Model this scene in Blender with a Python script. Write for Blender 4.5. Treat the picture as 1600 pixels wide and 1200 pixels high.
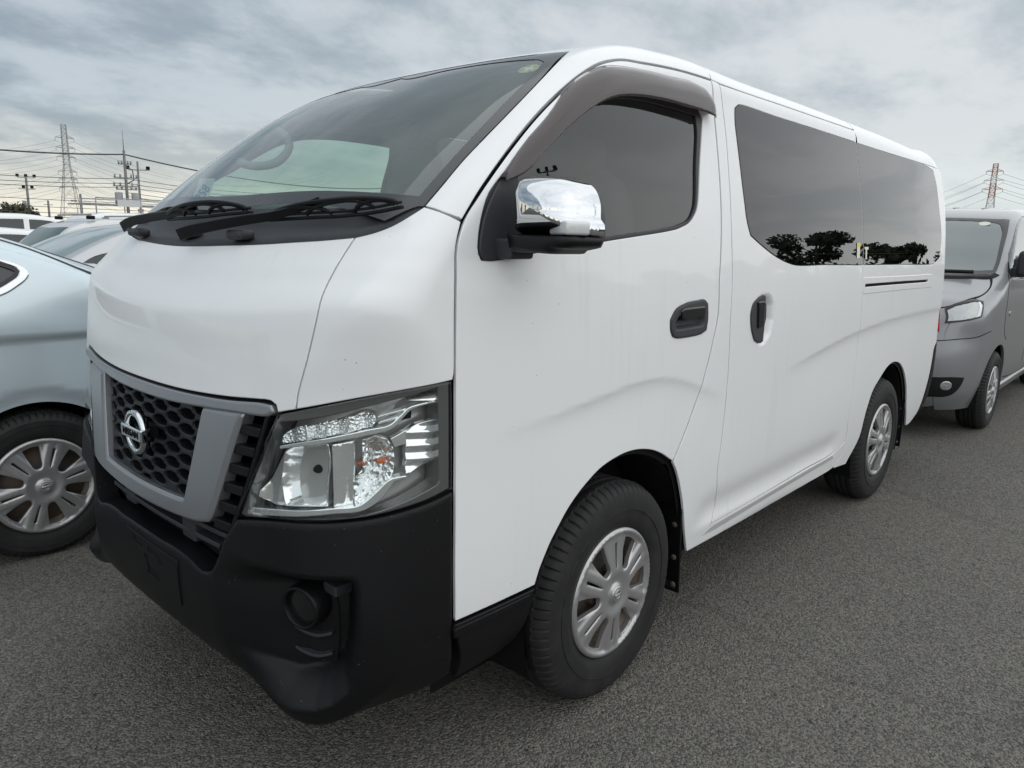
import bpy, bmesh, math, random
import numpy as np
from mathutils import Vector, Matrix
from mathutils.geometry import delaunay_2d_cdt
R=math.radians
random.seed(3); rng=np.random.default_rng(5)
for o in list(bpy.data.objects): bpy.data.objects.remove(o)
scene=bpy.context.scene; COL=scene.collection
# ------------------------------------------------------------------ camera, sky, sun, exposure
cam=bpy.data.cameras.new('camera'); co=bpy.data.objects.new('camera',cam); COL.objects.link(co)
yaw,pitch,roll=[R(a) for a in (42.3964,11.1379,1.1992)]
F=Vector((math.cos(yaw)*math.cos(pitch),math.sin(yaw)*math.cos(pitch),-math.sin(pitch)))
r0=Vector((math.sin(yaw),-math.cos(yaw),0)); u0=r0.cross(F)
rr=r0*math.cos(roll)+u0*math.sin(roll); uu=-r0*math.sin(roll)+u0*math.cos(roll)
M=Matrix((rr,uu,-F)).transposed().to_4x4(); M.translation=Vector(((-1.7721,-2.0159,1.3940))); co.matrix_world=M
cam.sensor_fit='HORIZONTAL'; cam.sensor_width=36; cam.lens=36*1158.1806/1600
cam.clip_start=.05; cam.clip_end=4000; scene.camera=co
vs=scene.view_settings; vs.view_transform='Standard'; vs.look='None'; vs.gamma=1; vs.use_curve_mapping=False; vs.exposure=0.45
scene.render.engine='CYCLES'; scene.cycles.use_denoising=True
scene.cycles.max_bounces=10; scene.cycles.transparent_max_bounces=24; scene.cycles.glossy_bounces=6
SUN=Vector((0.08,-0.88,0.62)).normalized()
sun=bpy.data.lights.new('sun','SUN'); so=bpy.data.objects.new('sun',sun); COL.objects.link(so)
sun.energy=1.5; sun.angle=R(179); sun.color=(1,.985,.965); so.rotation_euler=SUN.to_track_quat('Z','Y').to_euler()
w=bpy.data.worlds.new('World'); scene.world=w; w.use_nodes=True
nt=w.node_tree; nt.nodes.clear(); N=nt.nodes.new; Lk=nt.links.new
def node(t,**k):
    n=N(t)
    for a,b in k.items(): setattr(n,a,b)
    return n
def mth(op,a,b=None,c=None,clamp=False):
    n=N('ShaderNodeMath'); n.operation=op; n.use_clamp=clamp
    for i,v in enumerate((a,b,c)):
        if v is None: continue
        if isinstance(v,(int,float)): n.inputs[i].default_value=v
        else: Lk(v,n.inputs[i])
    return n.outputs[0]
def mix(f,a,b,kind='MIX'):
    n=N('ShaderNodeMix'); n.data_type='RGBA'; n.blend_type=kind
    for i,v in ((0,f),(6,a),(7,b)):
        if isinstance(v,(int,float)): n.inputs[i].default_value=v
        elif isinstance(v,tuple): n.inputs[i].default_value=(*v,1)
        else: Lk(v,n.inputs[i])
    return n.outputs[2]
def ramp(v,a,b):
    n=N('ShaderNodeMapRange'); n.interpolation_type='SMOOTHSTEP'; Lk(v,n.inputs[0]); n.inputs[1].default_value=a; n.inputs[2].default_value=b; return n.outputs[0]
out=N('ShaderNodeOutputWorld'); tc=N('ShaderNodeTexCoord'); sep=N('ShaderNodeSeparateXYZ'); Lk(tc.outputs['Generated'],sep.inputs[0])
X,Y,Z=sep.outputs
zc=mth('MAXIMUM',Z,0.0); den=mth('ADD',zc,.26)
cx=mth('DIVIDE',X,den); cy=mth('DIVIDE',Y,den)
cmb=N('ShaderNodeCombineXYZ'); Lk(cx,cmb.inputs[0]); Lk(cy,cmb.inputs[1]); cmb.inputs[2].default_value=3.1
mp=N('ShaderNodeMapping'); Lk(cmb.outputs[0],mp.inputs[0]); mp.inputs['Rotation'].default_value=(0,0,R(-38)); mp.inputs['Scale'].default_value=(1.15,1.5,1)
n1=node('ShaderNodeTexNoise'); Lk(mp.outputs[0],n1.inputs['Vector']); n1.inputs['Scale'].default_value=1.15; n1.inputs['Detail'].default_value=7; n1.inputs['Roughness'].default_value=.52; n1.inputs['Distortion'].default_value=.35
n2=node('ShaderNodeTexNoise'); Lk(mp.outputs[0],n2.inputs['Vector']); n2.inputs['Scale'].default_value=4.6; n2.inputs['Detail'].default_value=6; n2.inputs['Roughness'].default_value=.6
cf=mth('ADD',mth('MULTIPLY',n1.outputs[0],.68),mth('MULTIPLY',n2.outputs[0],.32))
cl=ramp(cf,.39,.60)
# the side of the sky over the yard is brighter (thin cloud), the other side carries the grey bank
az=mth('ADD',mth('MULTIPLY',X,.80),mth('MULTIPLY',Y,-.60))   # + towards the thin cloud
azf=ramp(az,-.75,.75)
dark=mix(azf,(.28,.35,.41),(.50,.57,.61)); light=mix(azf,(.53,.60,.66),(.765,.80,.82))
cloud=mix(cl,dark,light)
hb=ramp(Z,.15,.03); hor=mix(azf,(1.22,1.13,.92),(.84,.90,.90))
band=mth('MULTIPLY',hb,mth('ADD',.35,mth('MULTIPLY',cl,.6)))
sky2=mix(mth('MULTIPLY',ramp(Z,.085,.0),.85),mix(band,cloud,hor),hor)
ns=node('ShaderNodeTexSky'); ns.sky_type='NISHITA'; ns.sun_disc=False; ns.sun_elevation=math.asin(SUN.z); ns.sun_rotation=math.atan2(SUN.x,SUN.y); ns.altitude=20; ns.dust_density=2.5
b1=N('ShaderNodeBackground'); Lk(ns.outputs[0],b1.inputs[0]); b1.inputs[1].default_value=.08
b2=N('ShaderNodeBackground'); Lk(sky2,b2.inputs[0]); b2.inputs[1].default_value=.72
ms=N('ShaderNodeMixShader'); ms.inputs[0].default_value=.9; Lk(b1.outputs[0],ms.inputs[1]); Lk(b2.outputs[0],ms.inputs[2]); Lk(ms.outputs[0],out.inputs[0])
# ------------------------------------------------------------------ materials
def mat(name,col,rough=.5,metal=0,coat=0,spec=.5,bump=None,vary=None,em=None,trans=None,coat_rough=.03):
    """bump=(scale,strength,dist)  vary=(scale,amount,colour2)"""
    global nt,N,Lk
    m=bpy.data.materials.new(name); m.use_nodes=True; nt=m.node_tree; N=nt.nodes.new; Lk=nt.links.new
    b=nt.nodes['Principled BSDF']; b.inputs['Base Color'].default_value=(*col,1); b.inputs['Roughness'].default_value=rough
    b.inputs['Metallic'].default_value=metal; b.inputs['Coat Weight'].default_value=coat; b.inputs['Coat Roughness'].default_value=coat_rough; b.inputs['Specular IOR Level'].default_value=spec
    m.diffuse_color=(*col,1)
    tcn=N('ShaderNodeTexCoord').outputs['Object']
    if vary:
        nn=N('ShaderNodeTexNoise'); Lk(tcn,nn.inputs['Vector']); nn.inputs['Scale'].default_value=vary[0]; nn.inputs['Detail'].default_value=6
        f=ramp(nn.outputs[0],.35,.7); f=mth('MULTIPLY',f,vary[1]); Lk(mix(f,col,vary[2]),b.inputs['Base Color'])
        Lk(mth('ADD',rough,mth('MULTIPLY',f,.15)),b.inputs['Roughness'])
    if bump:
        nn=N('ShaderNodeTexNoise'); Lk(tcn,nn.inputs['Vector']); nn.inputs['Scale'].default_value=bump[0]; nn.inputs['Detail'].default_value=4
        bp=N('ShaderNodeBump'); bp.inputs['Strength'].default_value=bump[1]; bp.inputs['Distance'].default_value=bump[2]; Lk(nn.outputs[0],bp.inputs['Height']); Lk(bp.outputs[0],b.inputs['Normal'])
    return m
def glassmat(name,tint,refl=1.0,ior=1.5,base=None):
    global nt,N,Lk
    m=bpy.data.materials.new(name); m.use_nodes=True; nt=m.node_tree; N=nt.nodes.new; Lk=nt.links.new; nt.nodes.clear()
    o=N('ShaderNodeOutputMaterial'); t=N('ShaderNodeBsdfTransparent'); t.inputs[0].default_value=(*tint,1)
    g=N('ShaderNodeBsdfGlossy'); g.inputs['Roughness'].default_value=.0; g.inputs[0].default_value=(refl,refl,refl,1)
    fr=N('ShaderNodeFresnel'); fr.inputs[0].default_value=ior
    ge=N('ShaderNodeNewGeometry')
    f=mth('MULTIPLY',fr.outputs[0],mth('SUBTRACT',1.0,ge.outputs['Backfacing']))
    x=N('ShaderNodeMixShader'); Lk(f,x.inputs[0]); Lk(t.outputs[0],x.inputs[1]); Lk(g.outputs[0],x.inputs[2])
    if base:
        d=N('ShaderNodeBsdfDiffuse'); d.inputs[0].default_value=(*base[0],1)
        y=N('ShaderNodeMixShader'); y.inputs[0].default_value=base[1]; Lk(t.outputs[0],y.inputs[1]); Lk(d.outputs[0],y.inputs[2]); Lk(y.outputs[0],x.inputs[1])
    Lk(x.outputs[0],o.inputs[0]); return m
MT={}
MT['white']=mat('white_paint',(.815,.83,.84),.34,coat=.36,spec=.36,vary=(3.,.10,(.69,.69,.67)),coat_rough=.02)
MT['silverblue']=mat('silver_blue_paint',(.60,.695,.74),.30,metal=.35,coat=1.0,coat_rough=.03)
MT['grey']=mat('grey_metallic_paint',(.26,.27,.285),.34,metal=.45,coat=.55)
MT['silver']=mat('silver_paint',(.50,.51,.53),.35,metal=.55,coat=.9)
MT['pearl']=mat('pearl_paint',(.62,.62,.62),.35,metal=.2,coat=.9)
MT['bumper']=mat('black_plastic',(.0032,.0034,.0044),.45,spec=.28,bump=(900,.25,.0004),vary=(2.2,.5,(.006,.006,.007)))
MT['mesh']=mat('grille_plastic',(.010,.0115,.014),.45,spec=.4)
MT['trim']=mat('trim_plastic',(.035,.037,.042),.55,spec=.4,bump=(700,.25,.0004))
MT['dark']=mat('dark_void',(.008,.008,.009),.8,spec=.2)
MT['gloss']=mat('gloss_black',(.010,.010,.011),.12,spec=.5)
MT['rubber']=mat('rubber',(.016,.016,.017),.62,spec=.3,bump=(120,.3,.0008),vary=(14,.55,(.030,.029,.028)))
MT['seal']=mat('rubber_seal',(.022,.022,.024),.5)
MT['cover']=mat('wheel_silver',(.47,.47,.48),.36,metal=.75,vary=(20,.3,(.36,.35,.34)))
MT['steel']=mat('wheel_steel',(.10,.095,.09),.6,metal=.3,vary=(16,.8,(.16,.10,.06)))
MT['rimdirt']=mat('dusty_rim',(.50,.45,.38),.5,metal=.2,vary=(30,.8,(.30,.20,.12)))
MT['chrome']=mat('chrome',(.66,.68,.70),.045,metal=1)
MT['lampchrome']=mat('lamp_chrome',(.86,.88,.88),.12,metal=1,bump=(60,.12,.002))
MT['lampbright']=mat('bright_reflector',(.92,.94,.94),.13,metal=.8,coat=.6,bump=(45,.25,.003))
MT['lampfacet']=mat('faceted_reflector',(.86,.88,.88),.10,metal=.9,coat=.6)
MT['lampfine']=mat('fine_lens',(.62,.64,.64),.22,metal=.3,coat=1.0)
MT['satin']=mat('satin_silver',(.30,.31,.33),.33,metal=.6,coat=.4,coat_rough=.2)
MT['lampdark']=mat('lamp_housing',(.48,.49,.48),.24,metal=.5)
MT['amber']=mat('amber_bulb',(.55,.13,.03),.3,coat=.5)
MT['led']=mat('led_lens',(.78,.80,.80),.10,metal=.85,bump=(260,.9,.004))
MT['lens']=glassmat('clear_lens',(.93,.95,.95))
MT['glassW']=glassmat('windscreen_glass',(.66,.79,.74),ior=1.62,base=((.42,.50,.48),.19))
MT['glassD']=glassmat('door_glass',(.60,.74,.66),ior=1.62)
MT['glassP']=glassmat('privacy_glass',(.055,.06,.06),ior=1.47)
MT['glassC']=glassmat('car_glass',(.40,.52,.48),ior=1.55)
MT['visor']=glassmat('smoked_visor',(.40,.36,.37),ior=1.5,base=((.13,.105,.105),.36))
MT['frit']=mat('glass_border',(.035,.037,.040),.12,spec=.5)
MT['liner']=mat('interior_trim',(.32,.34,.33),.8)
MT['cloth']=mat('interior_dark',(.035,.037,.038),.8)
MT['dash']=mat('dashboard',(.14,.15,.15),.6,bump=(300,.2,.0006))
MT['paper']=mat('paper',(.82,.88,.92),.7)
MT['ink']=mat('blue_ink',(.07,.16,.42),.6)
MT['stick']=mat('sticker_red',(.60,.22,.12),.6)
MT['stickw']=mat('sticker_pale',(.72,.74,.62),.6)
MT['yellow']=mat('sticker_yellow',(.75,.62,.10),.6)
MT['red']=mat('tail_lamp_red',(.45,.015,.02),.12,coat=1)
MT['galv']=mat('galvanised_steel',(.30,.31,.32),.6,metal=.2)  # grey lifted, far haze on the pylon put into the colour
MT['pole']=mat('concrete_pole',(.19,.19,.185),.8,vary=(2,.5,(.09,.09,.09)))
MT['towred']=mat('tower_red',(.42,.20,.16),.6)
MT['towwhite']=mat('tower_white',(.55,.55,.55),.6)
MT['wire']=mat('cable',(.06,.065,.07),.6)
MT['bark']=mat('bark',(.07,.05,.035),.9)
MT['leaf']=mat('foliage_dark',(.040,.055,.030),.75,vary=(.8,.8,(.080,.095,.050)))
MT['leaf2']=mat('foliage_olive',(.055,.060,.030),.75,vary=(1.2,.8,(.09,.085,.045)))

def facets(m,scale,dist):
    t_=m.node_tree; v=t_.nodes.new('ShaderNodeTexVoronoi'); v.inputs['Scale'].default_value=scale; c=t_.nodes.new('ShaderNodeTexCoord'); t_.links.new(c.outputs['Object'],v.inputs['Vector'])
    b=t_.nodes.new('ShaderNodeBump'); b.inputs['Distance'].default_value=dist; t_.links.new(v.outputs['Distance'],b.inputs['Height']); t_.links.new(b.outputs[0],t_.nodes['Principled BSDF'].inputs['Normal'])
facets(MT['lampfacet'],75,.0055); facets(MT['led'],150,.0035)

def specks(m,scale,thr,col):
    t_=m.node_tree; c=t_.nodes.new('ShaderNodeTexCoord'); v=t_.nodes.new('ShaderNodeTexVoronoi'); v.inputs['Scale'].default_value=scale; t_.links.new(c.outputs['Object'],v.inputs['Vector'])
    a=t_.nodes.new('ShaderNodeMath'); a.operation='LESS_THAN'; t_.links.new(v.outputs['Distance'],a.inputs[0]); a.inputs[1].default_value=thr
    sp=t_.nodes.new('ShaderNodeSeparateColor'); t_.links.new(v.outputs['Color'],sp.inputs[0]); b=t_.nodes.new('ShaderNodeMath'); b.operation='GREATER_THAN'; t_.links.new(sp.outputs[0],b.inputs[0]); b.inputs[1].default_value=.955
    k=t_.nodes.new('ShaderNodeMath'); k.operation='MULTIPLY'; t_.links.new(a.outputs[0],k.inputs[0]); t_.links.new(b.outputs[0],k.inputs[1])
    P_=t_.nodes['Principled BSDF']; mx=t_.nodes.new('ShaderNodeMix'); mx.data_type='RGBA'; t_.links.new(k.outputs[0],mx.inputs[0])
    if P_.inputs['Base Color'].is_linked: t_.links.new(P_.inputs['Base Color'].links[0].from_socket,mx.inputs[6])
    else: mx.inputs[6].default_value=P_.inputs['Base Color'].default_value
    mx.inputs[7].default_value=(*col,1); t_.links.new(mx.outputs[2],P_.inputs['Base Color'])
specks(MT['bumper'],120,.11,(.16,.16,.15)); specks(MT['white'],60,.075,(.12,.11,.10))
def streaks(m,amount):
    t_=m.node_tree; c=t_.nodes.new('ShaderNodeTexCoord'); mp_=t_.nodes.new('ShaderNodeMapping'); mp_.inputs['Scale'].default_value=(38,38,1.1); t_.links.new(c.outputs['Object'],mp_.inputs[0])
    n=t_.nodes.new('ShaderNodeTexNoise'); n.inputs['Scale'].default_value=1; n.inputs['Detail'].default_value=3; t_.links.new(mp_.outputs[0],n.inputs['Vector'])
    b=t_.nodes.new('ShaderNodeTexNoise'); b.inputs['Scale'].default_value=1.6; t_.links.new(c.outputs['Object'],b.inputs['Vector'])
    r1=t_.nodes.new('ShaderNodeMapRange'); t_.links.new(n.outputs[0],r1.inputs[0]); r1.inputs[1].default_value=.55; r1.inputs[2].default_value=.75
    r2=t_.nodes.new('ShaderNodeMapRange'); t_.links.new(b.outputs[0],r2.inputs[0]); r2.inputs[1].default_value=.5; r2.inputs[2].default_value=.7
    k=t_.nodes.new('ShaderNodeMath'); k.operation='MULTIPLY'; t_.links.new(r1.outputs[0],k.inputs[0]); t_.links.new(r2.outputs[0],k.inputs[1])
    k2=t_.nodes.new('ShaderNodeMath'); k2.operation='MULTIPLY'; t_.links.new(k.outputs[0],k2.inputs[0]); k2.inputs[1].default_value=amount
    P_=t_.nodes['Principled BSDF']; mx=t_.nodes.new('ShaderNodeMix'); mx.data_type='RGBA'; t_.links.new(k2.outputs[0],mx.inputs[0]); t_.links.new(P_.inputs['Base Color'].links[0].from_socket,mx.inputs[6]); mx.inputs[7].default_value=(.52,.50,.46,1); t_.links.new(mx.outputs[2],P_.inputs['Base Color'])
streaks(MT['white'],.22)

# ------------------------------------------------------------------ rounded body surfaces
def crom(pts,n=12,closed=False,lim=None):
    P=np.array(pts,float);N=len(P);out=[]
    rng=range(N) if closed else range(N-1)
    for i in rng:
        if closed: p0,p1,p2,p3=P[i-1],P[i],P[(i+1)%N],P[(i+2)%N]
        else: p0,p1,p2,p3=P[max(i-1,0)],P[i],P[i+1],P[min(i+2,N-1)]
        d1=max(np.linalg.norm(p2-p1),1e-9)
        t=np.linspace(0,1,n,endpoint=False)[:,None]
        # centripetal-ish tangents limited
        a=np.linalg.norm(p1-p0)+1e-9;b=d1;c=np.linalg.norm(p3-p2)+1e-9
        m1=((p2-p1)/b*a+(p1-p0)/a*b)/(a+b)*d1 if a>1e-6 else (p2-p1)
        m2=((p3-p2)/c*b+(p2-p1)/b*c)/(b+c)*d1 if c>1e-6 else (p2-p1)
        if lim:
            for m_,o_ in ((m1,a),(m2,c)):
                L_=np.linalg.norm(m_)+1e-12; m_*=min(1.,lim*min(o_,b)/L_)
        out.append((2*t**3-3*t**2+1)*p1+(t**3-2*t**2+t)*m1+(-2*t**3+3*t**2)*p2+(t**3-t**2)*m2)
    out=np.concatenate(out)
    return out if closed else np.vstack([out,P[-1]])
def inpoly(P,V):
    x,y=P[:,0],P[:,1];c=np.zeros(len(P),bool);n=len(V)
    for i in range(n):
        x1,y1=V[i];x2,y2=V[i-1]
        if y1==y2: continue
        m=((y1>y)!=(y2>y))&(x<(x2-x1)*(y-y1)/(y2-y1)+x1); c^=m
    return c
def seg_dist(P,V):
    best=np.full(len(P),1e9)
    for i in range(len(V)):
        a=V[i-1];b=V[i];d=b-a;L=d@d
        if L<1e-14: continue
        t=np.clip(((P-a)@d)/L,0,1);e=P-a-t[:,None]*d
        best=np.minimum(best,(e*e).sum(1))
    return np.sqrt(best)
class Grid:
    def __init__(s,V,h=.01,pad=.3,blur=1):
        s.h=h;s.o=V.min(0)-pad;n=((V.max(0)+pad-s.o)/h).astype(int)+2
        X,Y=np.meshgrid(np.arange(n[0]),np.arange(n[1]),indexing='ij')
        P=np.stack([X.ravel(),Y.ravel()],-1)*h+s.o
        d=seg_dist(P,V);d[inpoly(P,V)]*=-1
        g=d.reshape(n[0],n[1])
        for _ in range(blur):
            q=g.copy();q[1:-1]=(g[:-2]+2*g[1:-1]+g[2:])/4;g=q
            q=g.copy();q[:,1:-1]=(g[:,:-2]+2*g[:,1:-1]+g[:,2:])/4;g=q
        s.g=g;s.n=n
    def __call__(s,x,z):
        u=(x-s.o[0])/s.h;v=(z-s.o[1])/s.h
        far=np.hypot(np.clip(-u+1,0,None)+np.clip(u-s.n[0]+3,0,None),np.clip(-v+1,0,None)+np.clip(v-s.n[1]+3,0,None))*s.h
        u=np.clip(u,1,s.n[0]-3.001);v=np.clip(v,1,s.n[1]-3.001)
        i=u.astype(int);j=v.astype(int);u=u-i;v=v-j
        def w(t): return [(-t+2*t*t-t**3)/2,(2-5*t*t+3*t**3)/2,(t+4*t*t-3*t**3)/2,(-t*t+t**3)/2]
        wu=w(u);wv=w(v);r=0
        for a in range(4):
            for b in range(4): r=r+wu[a]*wv[b]*s.g[i+a-1,j+b-1]
        return r+far
def sst(a,b,x):
    t=np.clip((x-a)/(b-a),0,1);return t*t*(3-2*t)
def tab(x,xs,ys):
    # smooth monotone-ish interpolation: cubic through averaged slopes
    xs=np.array(xs,float);ys=np.array(ys,float);s=np.diff(ys)/np.diff(xs)
    m=np.concatenate([[s[0]],(s[1:]+s[:-1])/2*((s[1:]*s[:-1])>0),[s[-1]]])
    x=np.clip(x,xs[0],xs[-1]);i=np.clip(np.searchsorted(xs,x)-1,0,len(xs)-2)
    h=xs[i+1]-xs[i];t=(x-xs[i])/h
    return (2*t**3-3*t**2+1)*ys[i]+(t**3-2*t**2+t)*h*m[i]+(-2*t**3+3*t**2)*ys[i+1]+(t**3-t**2)*h*m[i+1]
class Body:
    """rounded body: side profile x plan half width, smooth union of the two limits"""
    def __init__(s,prof,**k):
        s.grid=Grid(crom(prof,8,True),h=k.get('h',.012),blur=k.get('blur',1)); s.__dict__.update(k)
    def f(s,P):
        x,y,z=P[:,0],P[:,1],P[:,2];ay=np.abs(y)
        xe,ze=s.warp(x,ay,z)
        A=s.grid(xe,ze);B=ay-s.Y(x,z);k=s.K(x,z)
        f=np.hypot(np.maximum(A+k,0),np.maximum(B+k,0))-k
        if s.__dict__.get('extra'): f=f+s.extra(x,y,z)
        return f
    def grad(s,P,e=.004):
        g=np.zeros_like(P)
        for a in range(3):
            d=np.zeros(3);d[a]=e;g[:,a]=(s.f(P+d)-s.f(P-d))
        return g/np.maximum(np.linalg.norm(g,axis=1),1e-12)[:,None]
    def cast(s,O,D,t0=0.,t1=6.,n=60,lev=0.):
        """first entry into the body along O+tD"""
        O=np.asarray(O,float);D=np.asarray(D,float)
        N=len(O);ts=np.linspace(t0,t1,n);lo=np.full(N,np.nan);hi=np.full(N,np.nan);flo=np.zeros(N);fhi=np.zeros(N)
        prev=s.f(O+D*t0)-lev;found=np.zeros(N,bool)
        for k in range(1,n):
            m=~found
            if not m.any(): break
            cur=np.full(N,1.);cur[m]=s.f(O[m]+D[m]*ts[k])-lev
            hit=m&(cur<=0)&(prev>0)
            lo[hit]=ts[k-1];hi[hit]=ts[k];flo[hit]=prev[hit];fhi[hit]=cur[hit];found|=hit;prev=cur
        m=found
        for it in range(22):
            mid=.5*(lo+hi) if it%3==2 else lo+(hi-lo)*np.clip(flo/np.where(flo-fhi==0,1,flo-fhi),.02,.98)
            fm=np.zeros(N);fm[m]=s.f(O[m]+D[m]*mid[m,None])-lev
            up=m&(fm>0);dn=m&~up
            lo[up]=mid[up];flo[up]=fm[up];hi[dn]=mid[dn];fhi[dn]=fm[dn]
        t=.5*(lo+hi)
        return O+D*t[:,None],m
# ---------------- the white van
VPROF=[(-.90,.31),(-.985,.325),(-1.03,.39),(-1.048,.50),(-1.04,.70),(-1.025,.87),(-1.013,1.0),(-1.001,1.11),(-.994,1.175),(-.988,1.202),(-.980,1.218),(-.968,1.238),(-.946,1.274),(-.922,1.32),(-.888,1.368),(-.825,1.43),(-.68,1.555),(-.465,1.71),(-.287,1.82),(-.12,1.906),(.04,1.957),(.3,1.985),(.9,1.992),(2,1.988),(3,1.970),(3.46,1.95),(3.56,1.90),(3.61,1.80),(3.65,1.4),(3.67,1.0),(3.685,.7),(3.675,.5),(3.62,.36),(3.45,.28),(1.2,.24),(-.5,.25)]
FA=np.array([(-.75,.86),(-.6,.925),(-.42,.975),(-.2,1.0),(0.05,.99),(.3,.96),(.6,.91)])
def v_warp(x,ay,z):
    w=1-sst(0.,.9,x)
    b2=tab(z,[.2,.45,.8,1.01,1.2,1.4,1.6,1.9,2],[.02,.07,.14,.16,.20,.22,.19,.055,.05])
    b4=tab(z,[.2,.8,1.3,1.6,1.9,2],[.1,.05,.0,.05,.16,.16])
    xe=x-w*(b2*ay**2+b4*ay**4)+sst(3.0,3.5,x)*.06*ay**2
    z=z-.075*ay**2*sst(1.02,1.16,z)*(1-sst(1.24,1.36,z))*(1-sst(-.75,-.4,x))*0
    c=.025+.02*sst(.1,1.,x)
    return xe,z-.085*np.minimum(ay,.75)**2*sst(1.03,1.15,z)*(1-sst(1.25,1.36,z))*(1-sst(-.75,-.4,x))+c*ay**2*sst(1.5,1.9,z)+.062*sst(.42,.68,ay)*(1-sst(-.6,-.2,x))*(1-sst(.38,.5,z))
def arcdisp(x,z):
    # soft character arcs swept over both wheels
    o=0
    for (xs,zs,x0,x1,A) in ((np.array([-.75,-.5,-.326,-.153,.043,.12,.189,.30,.449,.63,.8]),np.array([.915,.936,.949,.966,.984,.986,.982,.963,.919,.858,.80]),-.58,.66,.0105),(np.array([.9,1.124,1.448,1.807,2.119,2.529,3.06,3.47,3.8]),np.array([.865,.898,.936,.975,.998,1.015,1.020,1.018,1.015]),1.08,5,.0115)):
        t=np.clip(tab(x,xs,zs)-z,0,9)
        g=(1-np.exp(-t/.026))*np.exp(-t/.19)
        o=o+A*g*sst(x0-.04,x0+.45,x)*(1-sst(x1-.35,x1+.05,x))
    return o
def v_Y(x,z):
    y=tab(z,[.2,.3,.42,.6,.85,1.15,1.3,1.5,1.7,1.85,2.0],[.80,.815,.832,.845,.8475,.845,.838,.820,.790,.764,.745])
    y=y-.02*(1-sst(-1.0,-.3,x))-.012*sst(2.8,3.7,x)
    # door-bottom hollow above the sill step
    h=sst(.45,.62,x)*(1-sst(1.78,1.95,x)); 
    y=y-h*(.013*np.exp(-((z-.445)/.055)**2))+h*.004*np.exp(-((z-.385)/.02)**2)
    return y-arcdisp(x,z)
def v_K(x,z):
    a=tab(z,[.2,1.0,1.3,1.6,1.9,2],[.22,.22,.075,.050,.095,.11])
    w=sst(-.2,.5,x)
    return a*(1-w)+w*.095
def make_van(): return Body(VPROF,warp=v_warp,Y=v_Y,K=v_K,blur=0,h=.008)

# ------------------------------------------------------------------ object helpers
def newobj(name,verts,faces,m,parent=None,smooth=True,normals=None,mats=None,fm=None):
    me=bpy.data.meshes.new(name); me.from_pydata([tuple(v) for v in verts],[],[tuple(int(i) for i in f) for f in faces])
    for mm in (mats or [m]): me.materials.append(mm)
    if fm is not None: me.polygons.foreach_set('material_index',list(fm))
    me.polygons.foreach_set('use_smooth',[bool(smooth)]*len(me.polygons)); me.update()
    if normals is not None: me.normals_split_custom_set_from_vertices([tuple(n) for n in normals])
    o=bpy.data.objects.new(name,me); COL.objects.link(o)
    if parent: o.parent=parent
    return o
def thing(name,label,cat,loc=(0,0,0),rz=0,group=None):
    o=bpy.data.objects.new(name,None); COL.objects.link(o); o.empty_display_size=.2
    o.location=loc; o.rotation_euler=(0,0,rz); o['label']=label; o['category']=cat
    if group: o['group']=group
    return o
def tag(o,label,cat,group=None):
    o['label']=label; o['category']=cat
    if group: o['group']=group
    return o
def mirrored(o,name=None,parent=None):
    me=o.data.copy(); n=len(me.vertices); co_=np.zeros(n*3); me.vertices.foreach_get('co',co_); co_=co_.reshape(-1,3); co_[:,1]*=-1
    vn=None
    if o.data.has_custom_normals:
        ln=np.zeros(len(me.loops)*3); me.corner_normals.foreach_get('vector',ln); ln=ln.reshape(-1,3)
        li=np.zeros(len(me.loops),int); me.loops.foreach_get('vertex_index',li); vn=np.zeros((n,3)); vn[li]=ln; vn[:,1]*=-1
    faces=[tuple(p.vertices)[::-1] for p in me.polygons]; fm=[p.material_index for p in me.polygons]
    q=newobj(name or o.name.split('.')[0],co_,faces,None,parent or o.parent,True,vn,list(me.materials),fm)
    for k in ('label',):
        if k in o: q[k]=o[k]
    return q
def box(c,s,rot=None,taper=0):
    v=np.array([(i,j,k) for i in (-.5,.5) for j in (-.5,.5) for k in (-.5,.5)],float)*np.array(s)
    if rot is not None: v=v@np.array(rot).T
    return v+np.array(c),[(0,1,3,2),(4,6,7,5),(0,4,5,1),(2,3,7,6),(0,2,6,4),(1,5,7,3)]
class MB:
    def __init__(s): s.v=[];s.f=[];s.n=0
    def add(s,v,f):
        v=np.asarray(v,float); s.v.append(v); s.f+= [tuple(i+s.n for i in q) for q in f]; s.n+=len(v); return s
    def box(s,c,sz,rot=None): return s.add(*box(c,sz,rot))
    def tube(s,pts,r,n=8,cap=True,closed=False):
        P=np.array(pts,float); m=len(P); rad=np.full(m,r) if np.isscalar(r) else np.array(r); V=[]
        T=np.gradient(P,axis=0) if not closed else np.roll(P,-1,0)-np.roll(P,1,0)
        T/=np.maximum(np.linalg.norm(T,axis=1),1e-9)[:,None]
        up=np.array([0,0,1.]) if abs(T[0][2])<.9 else np.array([1.,0,0])
        for i in range(m):
            a=np.cross(T[i],up); a/=max(np.linalg.norm(a),1e-9); up=np.cross(a,T[i])
            for k in range(n): t=2*math.pi*k/n; V.append(P[i]+rad[i]*(a*math.cos(t)+up*math.sin(t)))
        Fc=[]
        for i in range(m if closed else m-1):
            j=(i+1)%m
            for k in range(n): Fc.append((i*n+k,i*n+(k+1)%n,j*n+(k+1)%n,j*n+k))
        if cap and not closed: Fc.append(tuple(range(n))[::-1]); Fc.append(tuple((m-1)*n+k for k in range(n)))
        return s.add(V,Fc)
    def build(s,name,m,parent=None,smooth=False): return newobj(name,np.concatenate(s.v),s.f,m,parent,smooth)
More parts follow.
